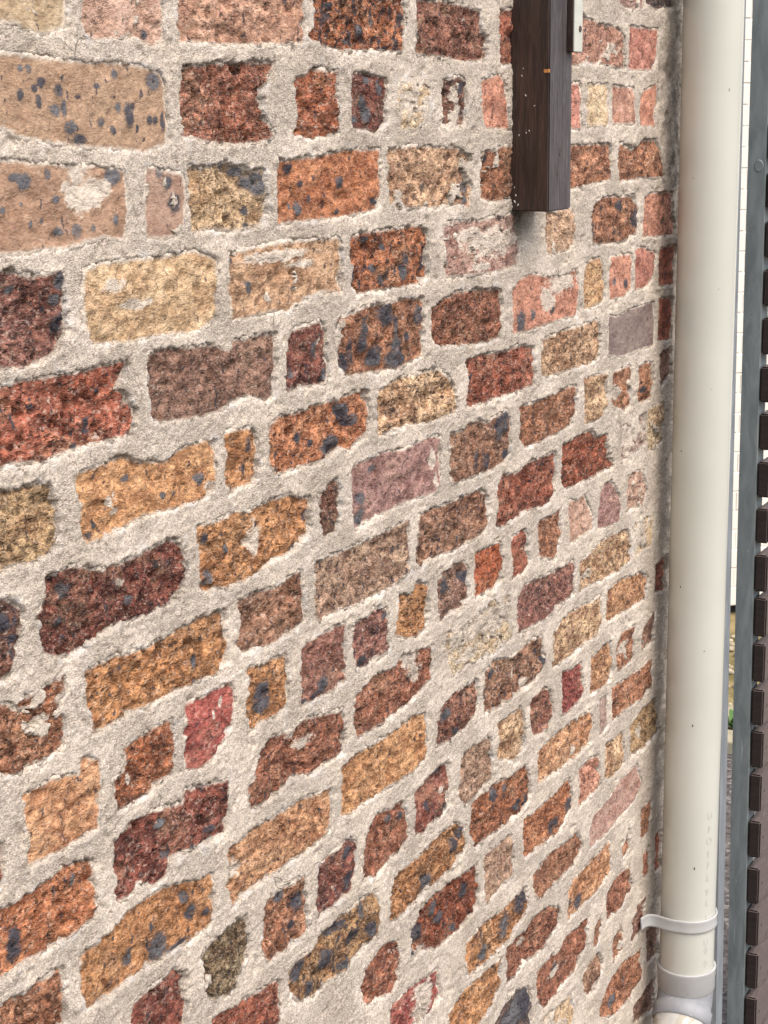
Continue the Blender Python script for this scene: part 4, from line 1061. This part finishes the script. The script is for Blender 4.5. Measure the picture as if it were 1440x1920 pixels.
o = bm_obj('saddle_clip', cb_, M_GREY_PVC, pipe, (0, 0, -1.366), smooth=True)
o['label'] = 'pale grey plastic clip round the pipe with an ear against the wall'
# nicks on the pipe
for (azd, z, s_) in ((-62, -1.2575, 1.0), (-80, -1.3665, 0.8), (-74, -1.0005, 0.9), (-108, -0.7625, 0.7), (-115, -0.535, 0.6)):
    a_ = math.radians(azd)
    disc('nick', M_SPECK, pipe, (PR * math.cos(a_), PR * math.sin(a_), z), (math.cos(a_), math.sin(a_), 0), 0.0013 * s_, 0.0008, sz=2.2)
# faded lettering down the pipe, wrapped on its surface
az0 = math.radians(-30)
dg = bpy.context.evaluated_depsgraph_get()
for ch, z in (('U', -1.182), ('F', -1.2065), ('O', -1.228), ('E', -1.252), ('F', -1.272), ('L', -1.296), ('F', -1.322), ('L', -1.342), ('L', -1.371), ('U', -1.416), ('0', -1.431), ('0', -1.456)):
    cu = bpy.data.curves.new('letter', 'FONT')
    cu.body = ch
    cu.size = 0.0165
    cu.align_x = 'CENTER'
    to = bpy.data.objects.new('letter', cu)
    C.objects.link(to)
    bpy.context.view_layer.update()
    me = bpy.data.meshes.new_from_object(to.evaluated_get(bpy.context.evaluated_depsgraph_get()))
    bpy.data.objects.remove(to)
    b = bmesh.new(); b.from_mesh(me)
    bmesh.ops.subdivide_edges(b, edges=b.edges, cuts=1)
    for v_ in b.verts:
        a_ = az0 + v_.co.x / PR
        v_.co = V(((PR + 0.0003) * math.cos(a_), (PR + 0.0003) * math.sin(a_), v_.co.y))
    b.to_mesh(me); b.free()
    me.materials.clear(); me.materials.append(M_TEXT)
    link('letter', me, pipe, (0, 0, z + 0.012))

# ------------------------------------------------------------------ steel gate post and slatted gate
HQ = np.polyfit([0.18, -0.15, -0.63, -1.06, -1.40, -1.675], [0.0525, 0.0535, 0.0578, 0.0615, 0.0655, 0.0697], 2)
SQ = np.polyfit([0.186, -0.168, -0.446, -0.775, -1.10, -1.436, -1.70], [0.0545, 0.0572, 0.0572, 0.0589, 0.0627, 0.0671, 0.0709], 2)


def bow(z, q_):
    z = max(-1.75, min(0.25, z))
    return float(np.polyval(q_, z))


def cut_z(bm_, n):
    for k in range(1, n):
        z = (H + 0.6) * k / n
        bmesh.ops.bisect_plane(bm_, geom=bm_.verts[:] + bm_.edges[:] + bm_.faces[:], plane_co=(0, 0, z), plane_no=(0, 0, 1))


gp = thing('gate_post', 'thin grey galvanised steel post standing in the shade directly behind the downpipe', 'post', (0.0, 2.95, 0))
bm = bmesh.new()
v8 = box(bm, 0.0, 0.040, -0.02, 0.02, 0.0, H + 0.6)
cut_z(bm, 12)
for v_ in bm.verts:
    v_.co.x += bow(v_.co.z - H, HQ) - 0.040
bm_obj('post_tube', bm, M_GALV_PALE, gp)
bm = bmesh.new(); box(bm, 0.044, 0.0625, -0.023, -0.0202, H - 0.652, H - 0.628)
bm_obj('hinge_lug', bm, M_GALV, gp, bevel=0.001)
disc('bolt_hole', M_SPECK, gp, (0.0535, -0.0204, H - 0.888), (0, -1, 0), 0.0035, 0.001, sz=2.4)

gate = thing('slatted_gate', 'open gate of dark brown timber slats on a galvanised frame at the right edge', 'gate', (0.0, 3.0, 0))
LEAN = 0.0078
def lean(bm_):
    cut_z(bm_, 12)
    for v_ in bm_.verts:
        v_.co.x += bow(v_.co.z - H, SQ) - 0.0605
bm = bmesh.new(); box(bm, 0.0605, 0.0915, 0.0, 0.045, 0.09, H + 0.62); lean(bm)
bm_obj('steel_stile', bm, M_GALV, gate)
bm = bmesh.new(); box(bm, 0.0605, 0.0915, 0.93, 0.975, 0.09, H + 0.62); lean(bm)
bm_obj('steel_stile', bm, M_GALV, gate)
disc('plug', M_GALV, gate, (0.0752, -0.0006, H - 0.088), (0, -1, 0), 0.0085, 0.0014, sz=1.3)
tops = [-2.0, -1.9, -1.81, -1.7225, -1.6355, -1.5471, -1.4597, -1.3742, -1.2803, -1.1895, -1.106, -1.0244, -0.9386, -0.8528, -0.7719, -0.6879,
        -0.603, -0.5171, -0.4332, -0.3484, -0.2645, -0.1816, -0.0988, -0.0169, 0.0641, 0.1442, 0.2233, 0.3016, 0.385, 0.47]
for k, zt in enumerate(tops):
    nxt = tops[k - 1] if k else zt - 0.085
    hgt_ = min(0.072, (zt - nxt) - (0.021 if zt > -0.75 else 0.013))
    bm = bmesh.new()
    box(bm, 0, 0.0225, 0, 0.985, -hgt_, 0)
    bmesh.ops.bevel(bm, geom=list(bm.edges), offset=0.0028, segments=2, affect='EDGES')
    xo = 0.0320 + bow(zt, SQ) + rng.uniform(0, 0.0015)
    o = bm_obj('slat', bm, [M_SLAT, M_SLAT_END], gate, (xo, 0.004 + rng.uniform(-0.003, 0.004), H + zt))
    o.rotation_euler = (rng.uniform(-0.002, 0.002), 0, 0)
    for p in o.data.polygons:
        if p.normal.y < -0.9:
            p.material_index = 1
    disc('nail', M_SPECK, o, (0.0226, 0.022, -hgt_ * 0.5), (1, 0, 0), 0.003, 0.001, sz=1.5)
